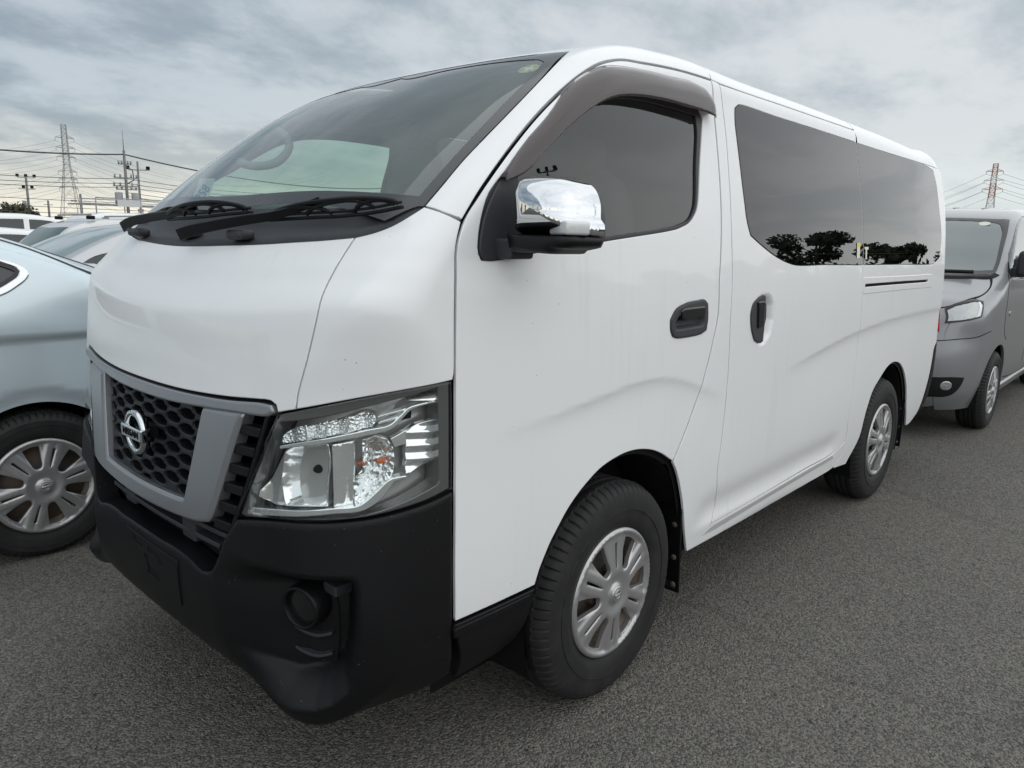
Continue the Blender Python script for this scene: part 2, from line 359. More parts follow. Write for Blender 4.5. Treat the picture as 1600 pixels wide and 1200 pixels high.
def bevel(o,w=.004,seg=2,ang=35):
    md=o.modifiers.new('bevel','BEVEL'); md.width=w; md.segments=seg; md.limit_method='ANGLE'; md.angle_limit=R(ang); md.harden_normals=False
    for p in o.data.polygons: p.use_smooth=True
    wn=o.modifiers.new('wn','WEIGHTED_NORMAL'); wn.keep_sharp=True
    return o
# ---- 2-D region meshing
def smooth_loop(P,h,corner=38):
    P=np.asarray(P,float); keep=[0]
    for i in range(1,len(P)):
        if np.linalg.norm(P[i]-P[keep[-1]])>1e-4: keep.append(i)
    P=P[keep]
    if np.linalg.norm(P[0]-P[-1])<1e-4: P=P[:-1]
    n=len(P); a=P-np.roll(P,1,0); b=np.roll(P,-1,0)-P
    ang=np.degrees(np.abs(np.arctan2(a[:,0]*b[:,1]-a[:,1]*b[:,0],(a*b).sum(1))))
    C=[i for i in range(n) if ang[i]>corner]
    if not C:
        q=crom(P,10,True,1.6); pieces=[np.vstack([q,q[:1]])]
    else:
        pieces=[]
        for k in range(len(C)):
            i,j=C[k],C[(k+1)%len(C)]
            idx=[i]; 
            while True:
                idx.append((idx[-1]+1)%n)
                if idx[-1]==j: break
            seg=P[idx]; pieces.append(crom(seg,10,False,1.6) if len(seg)>2 else seg)
    out=[]
    for q in pieces:
        d=np.concatenate([[0],np.cumsum(np.linalg.norm(np.diff(q,axis=0),axis=1))]); m=max(1,int(round(d[-1]/h)))
        t=np.linspace(0,d[-1],m+1)[:-1]; out.append(np.stack([np.interp(t,d,q[:,0]),np.interp(t,d,q[:,1])],-1))
    return np.vstack(out)
def area2(P): return .5*np.sum(P[:,0]*np.roll(P[:,1],-1)-np.roll(P[:,0],-1)*P[:,1])
def inset(P,d):
    """P counter-clockwise: moves inwards by d"""
    a=P-np.roll(P,1,0); b=np.roll(P,-1,0)-P
    a/=np.maximum(np.linalg.norm(a,axis=1),1e-9)[:,None]; b/=np.maximum(np.linalg.norm(b,axis=1),1e-9)[:,None]
    na=np.stack([-a[:,1],a[:,0]],-1); nb=np.stack([-b[:,1],b[:,0]],-1); n=na+nb; L=np.linalg.norm(n,axis=1); n/=np.maximum(L,1e-9)[:,None]
    c=np.clip((n*na).sum(1),.45,1); return P+n*(d/c)[:,None],-n
def mesh2d(outer,holes=(),h=.03,gap=.0025,r=.004,rh=None):
    loops=[]
    for k,lp in enumerate([outer,*holes]):
        Q=smooth_loop(lp,rh or h*.7); ccw=area2(Q)>0
        if (k==0)!=ccw: Q=Q[::-1]
        g=gap if np.isscalar(gap) else gap[min(k,len(gap)-1)]
        q0,nrm=inset(Q,g) ; q1,_=inset(q0,r); loops.append((q0,q1,nrm))
    V=[];E=[];ring=[];n=0
    for q0,q1,nrm in loops:
        m=len(q0); V+=[q0,q1]; E+=[(n+i,n+(i+1)%m) for i in range(m)]+[(n+m+i,n+m+(i+1)%m) for i in range(m)]; ring.append((n,m,nrm)); n+=2*m
    lo,hi=loops[0][0].min(0),loops[0][0].max(0)
    gx=np.arange(lo[0]+h/2,hi[0],h); gy=np.arange(lo[1]+h/2,hi[1],h*.866); G=[]
    for j,y in enumerate(gy): G.append(np.stack([gx+(h/2 if j%2 else 0),np.full(len(gx),y)],-1))
    if G and len(gx):
        G=np.vstack(G); G=G[inpoly(G,loops[0][1])]
        for q0,q1,_ in loops[1:]: G=G[~inpoly(G,q1)]
        if len(G):
            dm=np.full(len(G),9.)
            for q0,q1,_ in loops: dm=np.minimum(dm,seg_dist(G,q1))
            V.append(G[dm>.45*h])
    V=np.vstack(V)
    res=delaunay_2d_cdt([Vector(p) for p in V],E,[],0,1e-7)
    v2=np.array([tuple(p) for p in res[0]]); fc=res[2]; orig=res[3]
    tri=np.array([f for f in fc if len(f)==3]); cen=v2[tri].mean(1)
    ok=inpoly(cen,loops[0][0])
    for q0,_,_ in loops[1:]: ok&=~inpoly(cen,q0)
    tri=tri[ok]
    kind=np.zeros(len(v2),int); on=np.zeros((len(v2),2))
    inv={}
    for i,os_ in enumerate(orig):
        for q in os_: inv[q]=i
    rings=[]
    for (s0,m,nrm) in ring:
        ids=[inv[s0+i] for i in range(m)]
        for i,d in zip(ids,nrm): kind[i]=1; on[i]=d
        rings.append(ids)
    return v2,tri,kind,on,rings
# ---- charts onto a body
class Side:
    def __init__(s,sg=-1,y=1.7): s.g=sg;s.y=y
    def to2(s,P): return np.stack([P[:,0],P[:,2]],-1)
    def ray(s,U): n=len(U); return np.stack([U[:,0],np.full(n,s.g*s.y),U[:,1]],-1),np.tile([0,-s.g,0.],(n,1))
class Cyl:
    def __init__(s,cx=-.25,Rr=.85,sg=-1): s.c=cx;s.R=Rr;s.g=sg    # sg -1: looks at the front, +1: the rear
    def to2(s,P): return np.stack([s.R*np.arctan2(-P[:,1],s.g*(P[:,0]-s.c)),P[:,2]],-1)
    def ray(s,U):
        t=U[:,0]/s.R; d=np.stack([s.g*np.cos(t),-np.sin(t),0*t],-1); O=np.stack([np.full(len(t),s.c),0*t,U[:,1]],-1)+d*2.6
        return O,-d
class Par:
    def __init__(s,D):
        s.D=np.array(D,float)/np.linalg.norm(D); e=np.array([1.,0,0]); e-=s.D*(e@s.D); s.a=e/np.linalg.norm(e); s.b=np.cross(s.D,s.a)
    def to2(s,P): return np.stack([P@s.a,P@s.b],-1)
    def ray(s,U): return U[:,:1]*s.a+U[:,1:]*s.b-4*s.D,np.tile(s.D,(len(U),1))
def bcast(body,ch,U,lev=0.):
    O,D=ch.ray(U); P,m=body.cast(O,D,0,7,110,lev)
    if (~m).any():
        idx=np.where(~m)[0]; t=np.linspace(0,7,700)
        for i in idx:
            Q=O[i]+t[:,None]*D[i]; P[i]=Q[body.f(Q).argmin()]
    return P
def panel(body,name,outer,holes=(),ch=None,m=None,parent=None,h=.03,gap=.0025,r=.004,depth=.018,off=0.,hr=None,fn=None,rh=None,drop=.55,lev=0.):
    to=lambda L_: ch.to2(np.asarray(L_,float)) if np.asarray(L_).shape[1]==3 else np.asarray(L_,float)
    v2,tri,kind,on,rings=mesh2d(to(outer),[to(q) for q in holes],h,gap,r,rh)
    P=bcast(body,ch,v2,lev); n=body.grad(P,.006)
    e=1e-3
    # outward direction at the rims, in 3-D
    ids=np.where(kind==1)[0]; P2=bcast(body,ch,v2[ids]-on[ids]*2e-3,lev); outd=P[ids]-P2; outd/=np.maximum(np.linalg.norm(outd,axis=1),1e-9)[:,None]
    OD=np.zeros_like(P); OD[ids]=outd
    if fn is not None: dd=fn(P,v2); P=P+n*dd[:,None]
    P=P+n*off; P[ids]-=n[ids]*r*drop
    nn=n.copy(); nn[ids]=n[ids]+1.1*OD[ids]; nn/=np.linalg.norm(nn,axis=1)[:,None]
    # orientation
    a,b,c=P[tri[:,0]],P[tri[:,1]],P[tri[:,2]]; fl=(np.cross(b-a,c-a)*n[tri[:,0]]).sum(1)<0; tri=tri.copy(); tri[fl]=tri[fl][:,::-1]
    if fn is not None:      # a shaped surface takes its normals from its own facets
        fnm=np.cross(P[tri[:,1]]-P[tri[:,0]],P[tri[:,2]]-P[tri[:,0]]); acc=np.zeros_like(P)
        for q_ in range(3): np.add.at(acc,tri[:,q_],fnm)
        L_=np.linalg.norm(acc,axis=1); ok_=(kind==0)&(L_>1e-12); nn[ok_]=acc[ok_]/L_[ok_][:,None]
    V=[P];Nn=[nn];Fc=[tuple(t) for t in tri]; k=len(P)
    if depth>0:
        for ids in rings:
            mm=len(ids); top=P[ids]; low=top-n[ids]*depth; V+= [top,low]; Nn+=[OD[ids],OD[ids]]
            for i in range(mm):
                j=(i+1)%mm; q=(k+i,k+j,k+mm+j,k+mm+i)
                A=np.cross(top[j]-top[i],low[i]-top[i]); Fc.append(q if A@OD[ids[i]]>0 else q[::-1])
            k+=2*mm
    o=newobj(name,np.vstack(V),Fc,m,parent,True,np.vstack(Nn)); return o
def strip_on(body,ch,pts,wd,off,name,m,parent,h=.02):
    """thin band that follows the body along a line of points"""
    P=np.asarray(pts,float); q=crom(ch.to2(P),max(2,int(10)))
    lp=np.vstack([q,q[::-1]]); a=np.gradient(q,axis=0); a/=np.linalg.norm(a,axis=1)[:,None]; nn=np.stack([-a[:,1],a[:,0]],-1)
    A=q+nn*wd/2;B=q-nn*wd/2; m_=len(q)
    Pa=bcast(body,ch,A);Pb=bcast(body,ch,B);na=body.grad(Pa);nb=body.grad(Pb)
    V=np.vstack([Pa+na*off,Pb+nb*off,Pa-na*.004,Pb-nb*.004]);Fc=[]
    for i in range(m_-1): Fc+=[(i,i+1,m_+i+1,m_+i),(2*m_+i,2*m_+i+1,i+1,i),(m_+i,m_+i+1,3*m_+i+1,3*m_+i)]
    o=newobj(name,V,Fc,m,parent,True); return o
def flat_mesh(outer,holes,zf,m,name,parent,h=.012,gap=0.,r=.002,depth=.006,axis='y',sg=-1,origin=(0,0,0),rh=None,drop=.6):
    """cut sheet in a plane, raised by zf(u,v) along the outward axis"""
    v2,tri,kind,on,rings=mesh2d(outer,holes,h,gap,r,rh)
    z=zf(v2[:,0],v2[:,1]); z=z-np.where(kind==1,r*drop,0)
    def M3(u,z_):
        if axis=='y': return np.stack([u[:,0],sg*z_,u[:,1]],-1)+np.array(origin)
        if axis=='x': return np.stack([sg*z_,u[:,0],u[:,1]],-1)+np.array(origin)
        return np.stack([u[:,0],u[:,1],z_],-1)+np.array(origin)
    P=M3(v2,z); up={'y':np.array([0,sg,0.]),'x':np.array([sg,0,0.]),'z':np.array([0,0,1.])}[axis]
    a,b,c=P[tri[:,0]],P[tri[:,1]],P[tri[:,2]]; fl=(np.cross(b-a,c-a)@up)<0; tri=tri.copy(); tri[fl]=tri[fl][:,::-1]
    V=[P];Fc=[tuple(t) for t in tri];k=len(P)
    for ids in rings:
        mm=len(ids); low=M3(v2[ids],z[ids]-depth); top=P[ids]; V+=[top,low]
        od=M3(on[ids],np.zeros(mm))-np.array(origin)
        for i in range(mm):
            j=(i+1)%mm;q=(k+i,k+j,k+mm+j,k+mm+i); A=np.cross(top[j]-top[i],low[i]-top[i]); Fc.append(q if A@od[i]>0 else q[::-1])
        k+=2*mm
    return newobj(name,np.vstack(V),Fc,m,parent,True)
def text_mesh(s,size,depth,name,m,parent,mw,bold=.0):
    c=bpy.data.curves.new(name,'FONT'); c.body=s; c.size=size; c.extrude=depth; c.align_x='CENTER'; c.align_y='CENTER'; c.offset=bold; c.resolution_u=3
    t=bpy.data.objects.new(name,c); COL.objects.link(t); dg=bpy.context.evaluated_depsgraph_get(); me=bpy.data.meshes.new_from_object(t.evaluated_get(dg)); bpy.data.objects.remove(t)
    me.materials.clear(); me.materials.append(m); me.transform(mw); o=bpy.data.objects.new(name,me); COL.objects.link(o); o.parent=parent; return o
# ---- wheels
def lathe(prof,n,c=(0,0,0),sg=-1,mod=None):
    """prof: (radius, outward) about the y axis; sg -1 faces -y"""
    m=len(prof);V=[];Fc=[]
    for j in range(n):
        t=2*math.pi*j/n
        for i,(r_,a) in enumerate(prof):
            rr_=r_-(mod(i,j) if mod else 0); V.append((c[0]+rr_*math.cos(t),c[1]+sg*a,c[2]+rr_*math.sin(t)))
    for j in range(n):
        k=(j+1)%n
        for i in range(m-1):
            q=(j*m+i,j*m+i+1,k*m+i+1,k*m+i); Fc.append(q if sg<0 else q[::-1])
    return V,Fc
WCACHE={}
def wheel(parent,c,sg=-1,Rt=.343,W=.195,rc=.203,phase=90,detail=True,cover='van',spoke_m=None):
    """c = centre of the outer wheel face at the sidewall plane"""
    cx_,cy_,cz_=c
    key=(Rt,W,rc,phase,detail,cover)
    o_=(0,0,0)
    if key not in WCACHE:
        ri=rc+.004; n=432 if detail else 96
        prof=[(ri-.012,-.02),(ri,-.004),(ri+.012,.004),(ri+.03,.0085),(ri+.054,.0095),(ri+.0545,.0118),(ri+.0565,.0118),(ri+.057,.0095),(ri+.075,.009),(Rt-.030,.004),(Rt-.018,-.004),(Rt-.009,-.016),(Rt-.004,-.030)]
        tread=[]; 
        for a,b in ((-.036,-.062),(-.070,-.092),(-.100,-.122),(-.130,-.156)):
            s_=W/.195; tread+=[(Rt-.001,a*s_),(Rt,a*s_-.002),(Rt,b*s_+.002),(Rt-.001,b*s_),(Rt-.008,b*s_-.001),(Rt-.008,b*s_-.0065)]
        tread=tread[:-2]
        e=W
        inner=[(Rt-.006,-(e-.028)),(Rt-.02,-(e-.006)),(Rt-.045,-e),(ri+.04,-e),(ri,-(e-.012))]
        P_=prof+tread+inner
        def mod(i,j):
            ph=j%6
            if not detail: return 0
            if i in (9,10,11,12,13) and ph==0: return (.003 if i==9 else .007)
            if i>=len(prof)+len(tread)-3 and ph==0: return .005
            if i in (7,8) and (j//6)%24<11: return -.0012*(1 if (j//6)%3 else 0)
            if 13<i<len(prof)+len(tread)-4 and (j%8)==3 and i%6 in (0,1,2): return .003
            return 0
        tv=lathe(P_,n,o_,-1,mod); tyre=newobj('tyre',tv[0],tv[1],MT['rubber'],None,True); me_t=tyre.data; me_t.set_sharp_from_angle(angle=R(32)); bpy.data.objects.remove(tyre)
        # inner wheel barrel, disc and brake drum
        mb=MB(); mb.add(*lathe([(ri-.004,-.006),(ri-.016,-.012),(ri-.024,-.06),(ri-.026,-.16)],64,o_,-1)); barrel=mb.build('rim_barrel',MT['rimdirt'],None,True); me_b=barrel.data; bpy.data.objects.remove(barrel)
        mb=MB(); mb.add(*lathe([(0,-.045),(.055,-.045),(.09,-.05),(.13,-.058),(.155,-.075),(ri-.024,-.085)],64,o_,-1))
        for k in range(6):
            t=k*math.pi/3+.3; mb.add(*lathe([(0,.0),(.009,0),(.012,-.004),(.012,-.02)],10,(.062*math.cos(t),.028,.062*math.sin(t)),-1))
        disc=mb.build('wheel_disc',MT['steel'],None,True); me_d=disc.data; bpy.data.objects.remove(disc)
        # cover: six twin spokes
        cir=[(rc*math.cos(t),rc*math.sin(t)) for t in np.linspace(0,2*math.pi,120,endpoint=False)]
        k_=rc/.203; hol=[]
        for k in range(6):
            ph=R(phase+60*k)
            a=ph+R(30)
            def pt(r_,da,a0=a): return (r_*k_*math.cos(a0+R(da)),r_*k_*math.sin(a0+R(da)))
            hol.append([pt(.078,0),pt(.081,-7),pt(.090,-10.5),pt(.110,-11),pt(.145,-11),pt(.174,-10.5),pt(.176,0),pt(.174,10.5),pt(.145,11),pt(.110,11),pt(.090,10.5),pt(.081,7)])
            pt2=lambda r_,w_,a0=ph: (k_*(r_*math.cos(a0)-w_*math.sin(a0)),k_*(r_*math.sin(a0)+w_*math.cos(a0)))
            hol.append([pt2(.082,-.0020),pt2(.160,-.0052),pt2(.162,0),pt2(.160,.0052),pt2(.082,.0020),pt2(.079,0)])
        def zf(u,v):
            r_=np.hypot(u,v)/k_; t=np.degrees(np.arctan2(v,u)); d=np.abs(((t-phase+30)%60)-30)   # angle from slot
            dish=-.004-.016*np.clip((r_-.05)/.15,0,1)*0+(-.010*(1-sst(.05,.10,r_))*0)
            z=.004+.018*(1-sst(.03,.085,r_))*0+.010*(1-sst(.02,.19,r_))
            side=d/180*math.pi*np.maximum(r_,.05)
            z=z-.006*sst(.026,.044,side)*sst(.06,.09,r_)*(1-sst(.182,.19,r_))
            z=z-.002*(1-sst(.003,.010,side))*sst(.08,.10,r_)*(1-sst(.175,.188,r_))
            z=z-.008*sst(.028,.034,r_)*(1-sst(.036,.075,r_))
            z=z+.003*sst(.186,.191,r_)-.006*sst(.196,.203,r_)
            return z
        cv=flat_mesh(cir,hol,zf,MT['cover'],'wheel_cover',None,h=.0065 if detail else .02,gap=0,r=.0025,depth=.014,axis='y',sg=-1,rh=.006 if detail else .012); me_c=cv.data; bpy.data.objects.remove(cv)
        mb=MB(); mb.add(*lathe([(0,.016),(.016,.017),(.0215,.0185),(.0245,.016),(.026,.008),(.026,.0)],48,o_,-1)); 
        rg=[(.0135*math.cos(t),-.0178,.0135*math.sin(t)) for t in np.linspace(0,2*math.pi,32,endpoint=False)]
        mb.tube(rg,.0022,6,closed=True); mb.box((0,-.019,0),(.034,.004,.006)); cap=mb.build('centre_cap',MT['cover'],None,True); me_k=cap.data; bpy.data.objects.remove(cap)
        WCACHE[key]=(me_b,me_t,me_d,me_c,me_k)
    me_b,me_t,me_d,me_c,me_k=WCACHE[key]
    wh=bpy.data.objects.new('wheel',me_b); COL.objects.link(wh); wh.parent=parent; wh.location=(cx_,cy_,cz_)
    if sg>0: wh.rotation_euler=(0,0,math.pi)
    for nm,me in (('tyre',me_t),('wheel_disc',me_d),('wheel_cover',me_c),('centre_cap',me_k)):
        q=bpy.data.objects.new(nm,me); COL.objects.link(q); q.parent=wh
    return wh

# ------------------------------------------------------------------ the white van
LP={k:np.array(v) for k,v in {'front_door':[[-0.6665,-0.8349,0.6162],[-0.6684,-0.8368,0.7751],[-0.6684,-0.8367,0.9273],[-0.6687,-0.8358,1.0742],[-0.6649,-0.832,1.2157],[-0.66,-0.8277,1.2986],[-0.6511,-0.8216,1.3805],[-0.6274,-0.8141,1.43],[-0.5773,-0.8072,1.4858],[-0.47,-0.7919,1.5869],[-0.3489,-0.7717,1.6844],[-0.2165,-0.7511,1.7729],[-0.1236,-0.739,1.8267],[-0.0317,-0.7324,1.8698],[0.0531,-0.7357,1.8918],[0.1347,-0.7456,1.8972],[0.3434,-0.7476,1.9114],[0.5495,-0.748,1.9155],[0.5477,-0.7756,1.7816],[0.55,-0.8088,1.5819],[0.5474,-0.8251,1.4539],[0.5414,-0.8344,1.3496],[0.5345,-0.8402,1.2656],[0.5337,-0.8449,1.1548],[0.5045,-0.8468,1.0579],[0.4586,-0.8475,0.9413],[0.442,-0.8433,0.8971],[0.3813,-0.843,0.7996],[0.2958,-0.8448,0.6905],[0.2875,-0.8448,0.6922],[0.2209,-0.8447,0.7296],[0.1512,-0.8445,0.7562],[0.0929,-0.8443,0.7689],[0.024,-0.8441,0.7739],[-0.0413,-0.8441,0.768],[-0.1035,-0.8442,0.7546],[-0.1626,-0.8446,0.7286],[-0.2081,-0.8449,0.7025],[-0.2517,-0.845,0.6695],[-0.288,-0.8446,0.6318],[-0.3224,-0.8435,0.5905],[-0.3472,-0.8414,0.5484],[-0.3538,-0.8408,0.5376],[-0.3711,-0.8372,0.4874],[-0.5082,-0.8339,0.4874],[-0.6584,-0.8272,0.4879]],
'door_window':[[-0.5178,-0.8105,1.5199],[-0.55,-0.8143,1.4871],[-0.5751,-0.82,1.4372],[-0.5882,-0.8239,1.3881],[-0.59,-0.8261,1.3602],[-0.5813,-0.8278,1.3433],[-0.5558,-0.829,1.3417],[-0.3708,-0.8329,1.3618],[-0.1034,-0.8311,1.3907],[0.2736,-0.8272,1.4331],[0.3447,-0.8249,1.4562],[0.3828,-0.8213,1.4888],[0.4198,-0.8015,1.6286],[0.4622,-0.7757,1.7808],[0.4364,-0.7687,1.8206],[0.2814,-0.7683,1.8231],[0.1056,-0.7697,1.8147],[-0.0385,-0.773,1.7959],[-0.1279,-0.7765,1.7693],[-0.2321,-0.7868,1.7132],[-0.3421,-0.7979,1.6446],[-0.4413,-0.8063,1.5758]],
'trim':[[-0.6579,-0.8268,0.4842],[-0.5078,-0.8336,0.4837],[-0.373,-0.8368,0.4825],[-0.3754,-0.8351,0.4625],[-0.5869,-0.7473,0.2789]],
'slider':[[0.5994,-0.7498,1.9113],[0.6117,-0.7742,1.7895],[0.6142,-0.8082,1.5861],[0.6155,-0.8271,1.4346],[0.6249,-0.8403,1.2631],[0.6226,-0.845,1.1494],[0.6322,-0.8475,0.9112],[0.6237,-0.8469,0.7089],[0.615,-0.844,0.5851],[0.6646,-0.8211,0.439],[0.6261,-0.827,0.3764],[0.7769,-0.8273,0.3779],[1.1182,-0.8277,0.3841],[1.5289,-0.8262,0.393],[1.8466,-0.8265,0.3978],[2.0053,-0.8324,0.4298],[1.9851,-0.8422,0.5664],[1.9975,-0.8444,0.7485],[1.996,-0.8403,0.9534],[1.9806,-0.8461,1.1035],[1.9711,-0.8423,1.2252],[1.9578,-0.8371,1.3134],[1.9306,-0.807,1.5939],[1.9124,-0.7646,1.8462],[1.9307,-0.7424,1.9164],[1.424,-0.7453,1.9149],[1.0756,-0.7457,1.9144],[0.8033,-0.7471,1.9127]],
'side_window':[[0.725,-0.7625,1.8603],[0.6956,-0.7649,1.8442],[0.6887,-0.7717,1.8032],[0.7001,-0.7956,1.6656],[0.7179,-0.8155,1.5349],[0.7329,-0.8235,1.469],[0.7612,-0.8286,1.4189],[0.8612,-0.8319,1.3813],[0.9906,-0.8351,1.341],[1.1297,-0.837,1.3139],[1.4814,-0.8374,1.3082],[1.9276,-0.8379,1.3022],[2.4755,-0.8381,1.2987],[3.2701,-0.8318,1.2972],[3.3845,-0.8274,1.3283],[3.4146,-0.8152,1.4612],[3.3757,-0.7965,1.6069],[3.3252,-0.7689,1.7772],[3.2718,-0.7591,1.8401],[3.0796,-0.76,1.857],[2.4131,-0.7628,1.8581],[1.9142,-0.7626,1.8595],[1.4276,-0.7624,1.8611],[1.0482,-0.7624,1.8609]],
'sill':[[0.5495,-0.748,1.9155],[0.5477,-0.7756,1.7816],[0.55,-0.8088,1.5819],[0.5474,-0.8251,1.4539],[0.5414,-0.8344,1.3496],[0.5345,-0.8402,1.2656],[0.5337,-0.8449,1.1548],[0.5045,-0.8468,1.0579],[0.4586,-0.8475,0.9413],[0.442,-0.8433,0.8971],[0.3813,-0.843,0.7996],[0.2958,-0.8448,0.6905],[0.3256,-0.8445,0.649],[0.3621,-0.8427,0.58],[0.3968,-0.8383,0.4996],[0.4313,-0.8302,0.4087],[0.4808,-0.8166,0.3131],[0.7087,-0.8151,0.3087],[1.051,-0.8101,0.302],[1.5815,-0.8144,0.3045],[1.9241,-0.8167,0.3138],[1.9807,-0.8216,0.346],[2.0053,-0.8324,0.4298],[1.8466,-0.8265,0.3978],[1.5289,-0.8262,0.393],[1.1182,-0.8277,0.3841],[0.7769,-0.8273,0.3779],[0.6261,-0.827,0.3764],[0.6646,-0.8211,0.439],[0.615,-0.844,0.5851],[0.6237,-0.8469,0.7089],[0.6322,-0.8475,0.9112],[0.6226,-0.845,1.1494],[0.6249,-0.8403,1.2631],[0.6155,-0.8271,1.4346],[0.6142,-0.8082,1.5861],[0.6117,-0.7742,1.7895],[0.5994,-0.7498,1.9113]],
'slot':[[0.5686,-0.8216,0.3468],[0.6229,-0.8244,0.3641],[1.0011,-0.8267,0.3746],[1.5283,-0.827,0.3873],[1.8467,-0.8271,0.3914],[1.8764,-0.8249,0.3685],[1.5437,-0.8235,0.3617],[1.0156,-0.8222,0.3506],[0.6523,-0.821,0.3421]],
'hood_half':[[-1.011,0.0,1.0115],[-1.0059,-0.1892,1.0126],[-1.0001,-0.2648,1.0147],[-0.9813,-0.4203,1.0227],[-0.9641,-0.5194,1.0307],[-0.9573,-0.554,1.0322],[-0.9548,-0.5719,1.0254],[-0.9557,-0.5789,1.0096],[-0.9413,-0.6309,1.0235],[-0.9371,-0.6321,1.0525],[-0.9204,-0.6507,1.1397],[-0.9029,-0.6617,1.2217],[-0.8797,-0.6509,1.2697],[-0.841,-0.6389,1.3182],[-0.7797,-0.6314,1.3895],[-0.8087,-0.5515,1.3816],[-0.8337,-0.4657,1.3755],[-0.8566,-0.3724,1.3691],[-0.8754,-0.2655,1.3645],[-0.897,0.0,1.357]],
'fender':[[-0.7797,-0.6314,1.3895],[-0.7562,-0.6707,1.4008],[-0.7328,-0.6971,1.4145],[-0.6983,-0.7209,1.4388],[-0.6708,-0.7361,1.459],[-0.6611,-0.784,1.4466],[-0.6303,-0.8143,1.4272],[-0.6511,-0.8216,1.3805],[-0.66,-0.8277,1.2986],[-0.6649,-0.832,1.2157],[-0.6685,-0.8354,1.0957],[-0.6723,-0.8355,1.0832],[-0.7912,-0.8013,1.0702],[-0.8754,-0.7355,1.052],[-0.9413,-0.6309,1.0235],[-0.9371,-0.6321,1.0525],[-0.9204,-0.6507,1.1397],[-0.9029,-0.6617,1.2217],[-0.8797,-0.6509,1.2697],[-0.841,-0.6389,1.3182]],
'pillar':[[-0.6708,-0.7361,1.459],[-0.6161,-0.7339,1.5076],[-0.5513,-0.7275,1.5632],[-0.4747,-0.7228,1.6238],[-0.3901,-0.7145,1.6872],[-0.2459,-0.6897,1.7893],[-0.0353,-0.618,1.9123],[-0.05,-0.5,1.921],[0.2,-0.5,1.96],[0.3,-0.5,1.97],[0.5516,-0.7211,1.9498],[0.5622,-0.7351,1.935],[0.5495,-0.748,1.9155],[0.3434,-0.7476,1.9114],[0.1347,-0.7456,1.8972],[0.0531,-0.7357,1.8918],[-0.0317,-0.7324,1.8698],[-0.1236,-0.739,1.8267],[-0.2165,-0.7511,1.7729],[-0.3489,-0.7717,1.6844],[-0.47,-0.7919,1.5869],[-0.5773,-0.8072,1.4858],[-0.6274,-0.8141,1.43],[-0.6611,-0.784,1.4466]],
'seamtop':[[0.5516,-0.7211,1.9498],[0.5622,-0.7351,1.935],[0.5495,-0.748,1.9155],[0.5994,-0.7498,1.9113]],
'glass_half':[[-0.8,0.0,1.452],[-0.73,-0.45,1.452],[-0.7291,-0.67,1.4256],[-0.6761,-0.7208,1.459],[-0.6708,-0.7361,1.459],[-0.6161,-0.7339,1.5076],[-0.5513,-0.7275,1.5632],[-0.4747,-0.7228,1.6238],[-0.3901,-0.7145,1.6872],[-0.2459,-0.6897,1.7893],[-0.0353,-0.618,1.9123],[-0.1,0.0,1.917]],
'frit_in':[[-0.755,0.0,1.49],[-0.7,-0.42,1.49],[-0.6556,-0.7032,1.4824],[-0.563,-0.6969,1.5623],[-0.3846,-0.6766,1.7003],[-0.2536,-0.6523,1.7925],[-0.135,-0.6145,1.8683],[-0.115,-0.5785,1.8832],[-0.1355,-0.229,1.8966],[-0.1694,-0.0871,1.8832],[-0.135,0.0,1.902]],
'lamp':[[-0.9574,-0.5735,1.0046],[-0.9415,-0.6311,1.0214],[-0.8755,-0.7355,1.0506],[-0.7911,-0.8013,1.0691],[-0.6742,-0.8354,1.0806],[-0.6733,-0.8364,0.9579],[-0.6725,-0.8366,0.8299],[-0.7215,-0.8318,0.8189],[-0.7987,-0.8071,0.8048],[-0.8627,-0.7696,0.7941],[-0.9279,-0.7067,0.7864],[-0.9751,-0.613,0.7766],[-1.0026,-0.4784,0.7539],[-1.0054,-0.457,0.7565],[-0.9927,-0.4897,0.8205],[-0.9802,-0.5216,0.8856],[-0.9661,-0.5549,0.964]],
'bumper_top':[[-0.6706,-0.8366,0.8249],[-0.7216,-0.8319,0.8145],[-0.7989,-0.8073,0.8005],[-0.863,-0.7698,0.7899],[-0.9282,-0.707,0.7822],[-0.9756,-0.6135,0.7724],[-1.006,-0.4629,0.745],[-1.017,-0.4234,0.6918],[-1.0292,-0.3884,0.6168],[-1.0326,-0.3734,0.5966],[-1.0363,-0.3398,0.5865],[-1.0398,-0.2764,0.5988],[-1.0427,-0.2081,0.6071],[-1.0459,-0.1232,0.6057]],
'bumper_side':[[-0.6133,-0.7778,0.3191],[-0.6605,-0.8272,0.4887],[-0.6699,-0.836,0.6656]],
'bar_near':[[-1.013,0.0,1.006],[-1.0006,-0.2652,1.0101],[-0.9818,-0.4208,1.0184],[-0.9609,-0.5383,1.0287],[-0.9563,-0.5627,1.0277],[-0.9569,-0.5742,1.0075],[-0.9759,-0.4783,0.9959],[-0.9988,-0.3181,0.9808],[-1.0064,-0.2322,0.9809],[-1.018,0.0,0.972]],
'U_out':[[-0.9767,-0.4752,0.9932],[-0.9976,-0.4258,0.8631],[-1.018,-0.3764,0.7344],[-1.0216,-0.3618,0.7144],[-1.0263,-0.3206,0.7048],[-1.0296,-0.2857,0.7],[-1.037,-0.1705,0.6927]],
'U_in':[[-0.999,-0.3183,0.9785],[-1.0115,-0.2883,0.8799],[-1.0279,-0.2516,0.7466],[-1.0311,-0.2059,0.7432]],
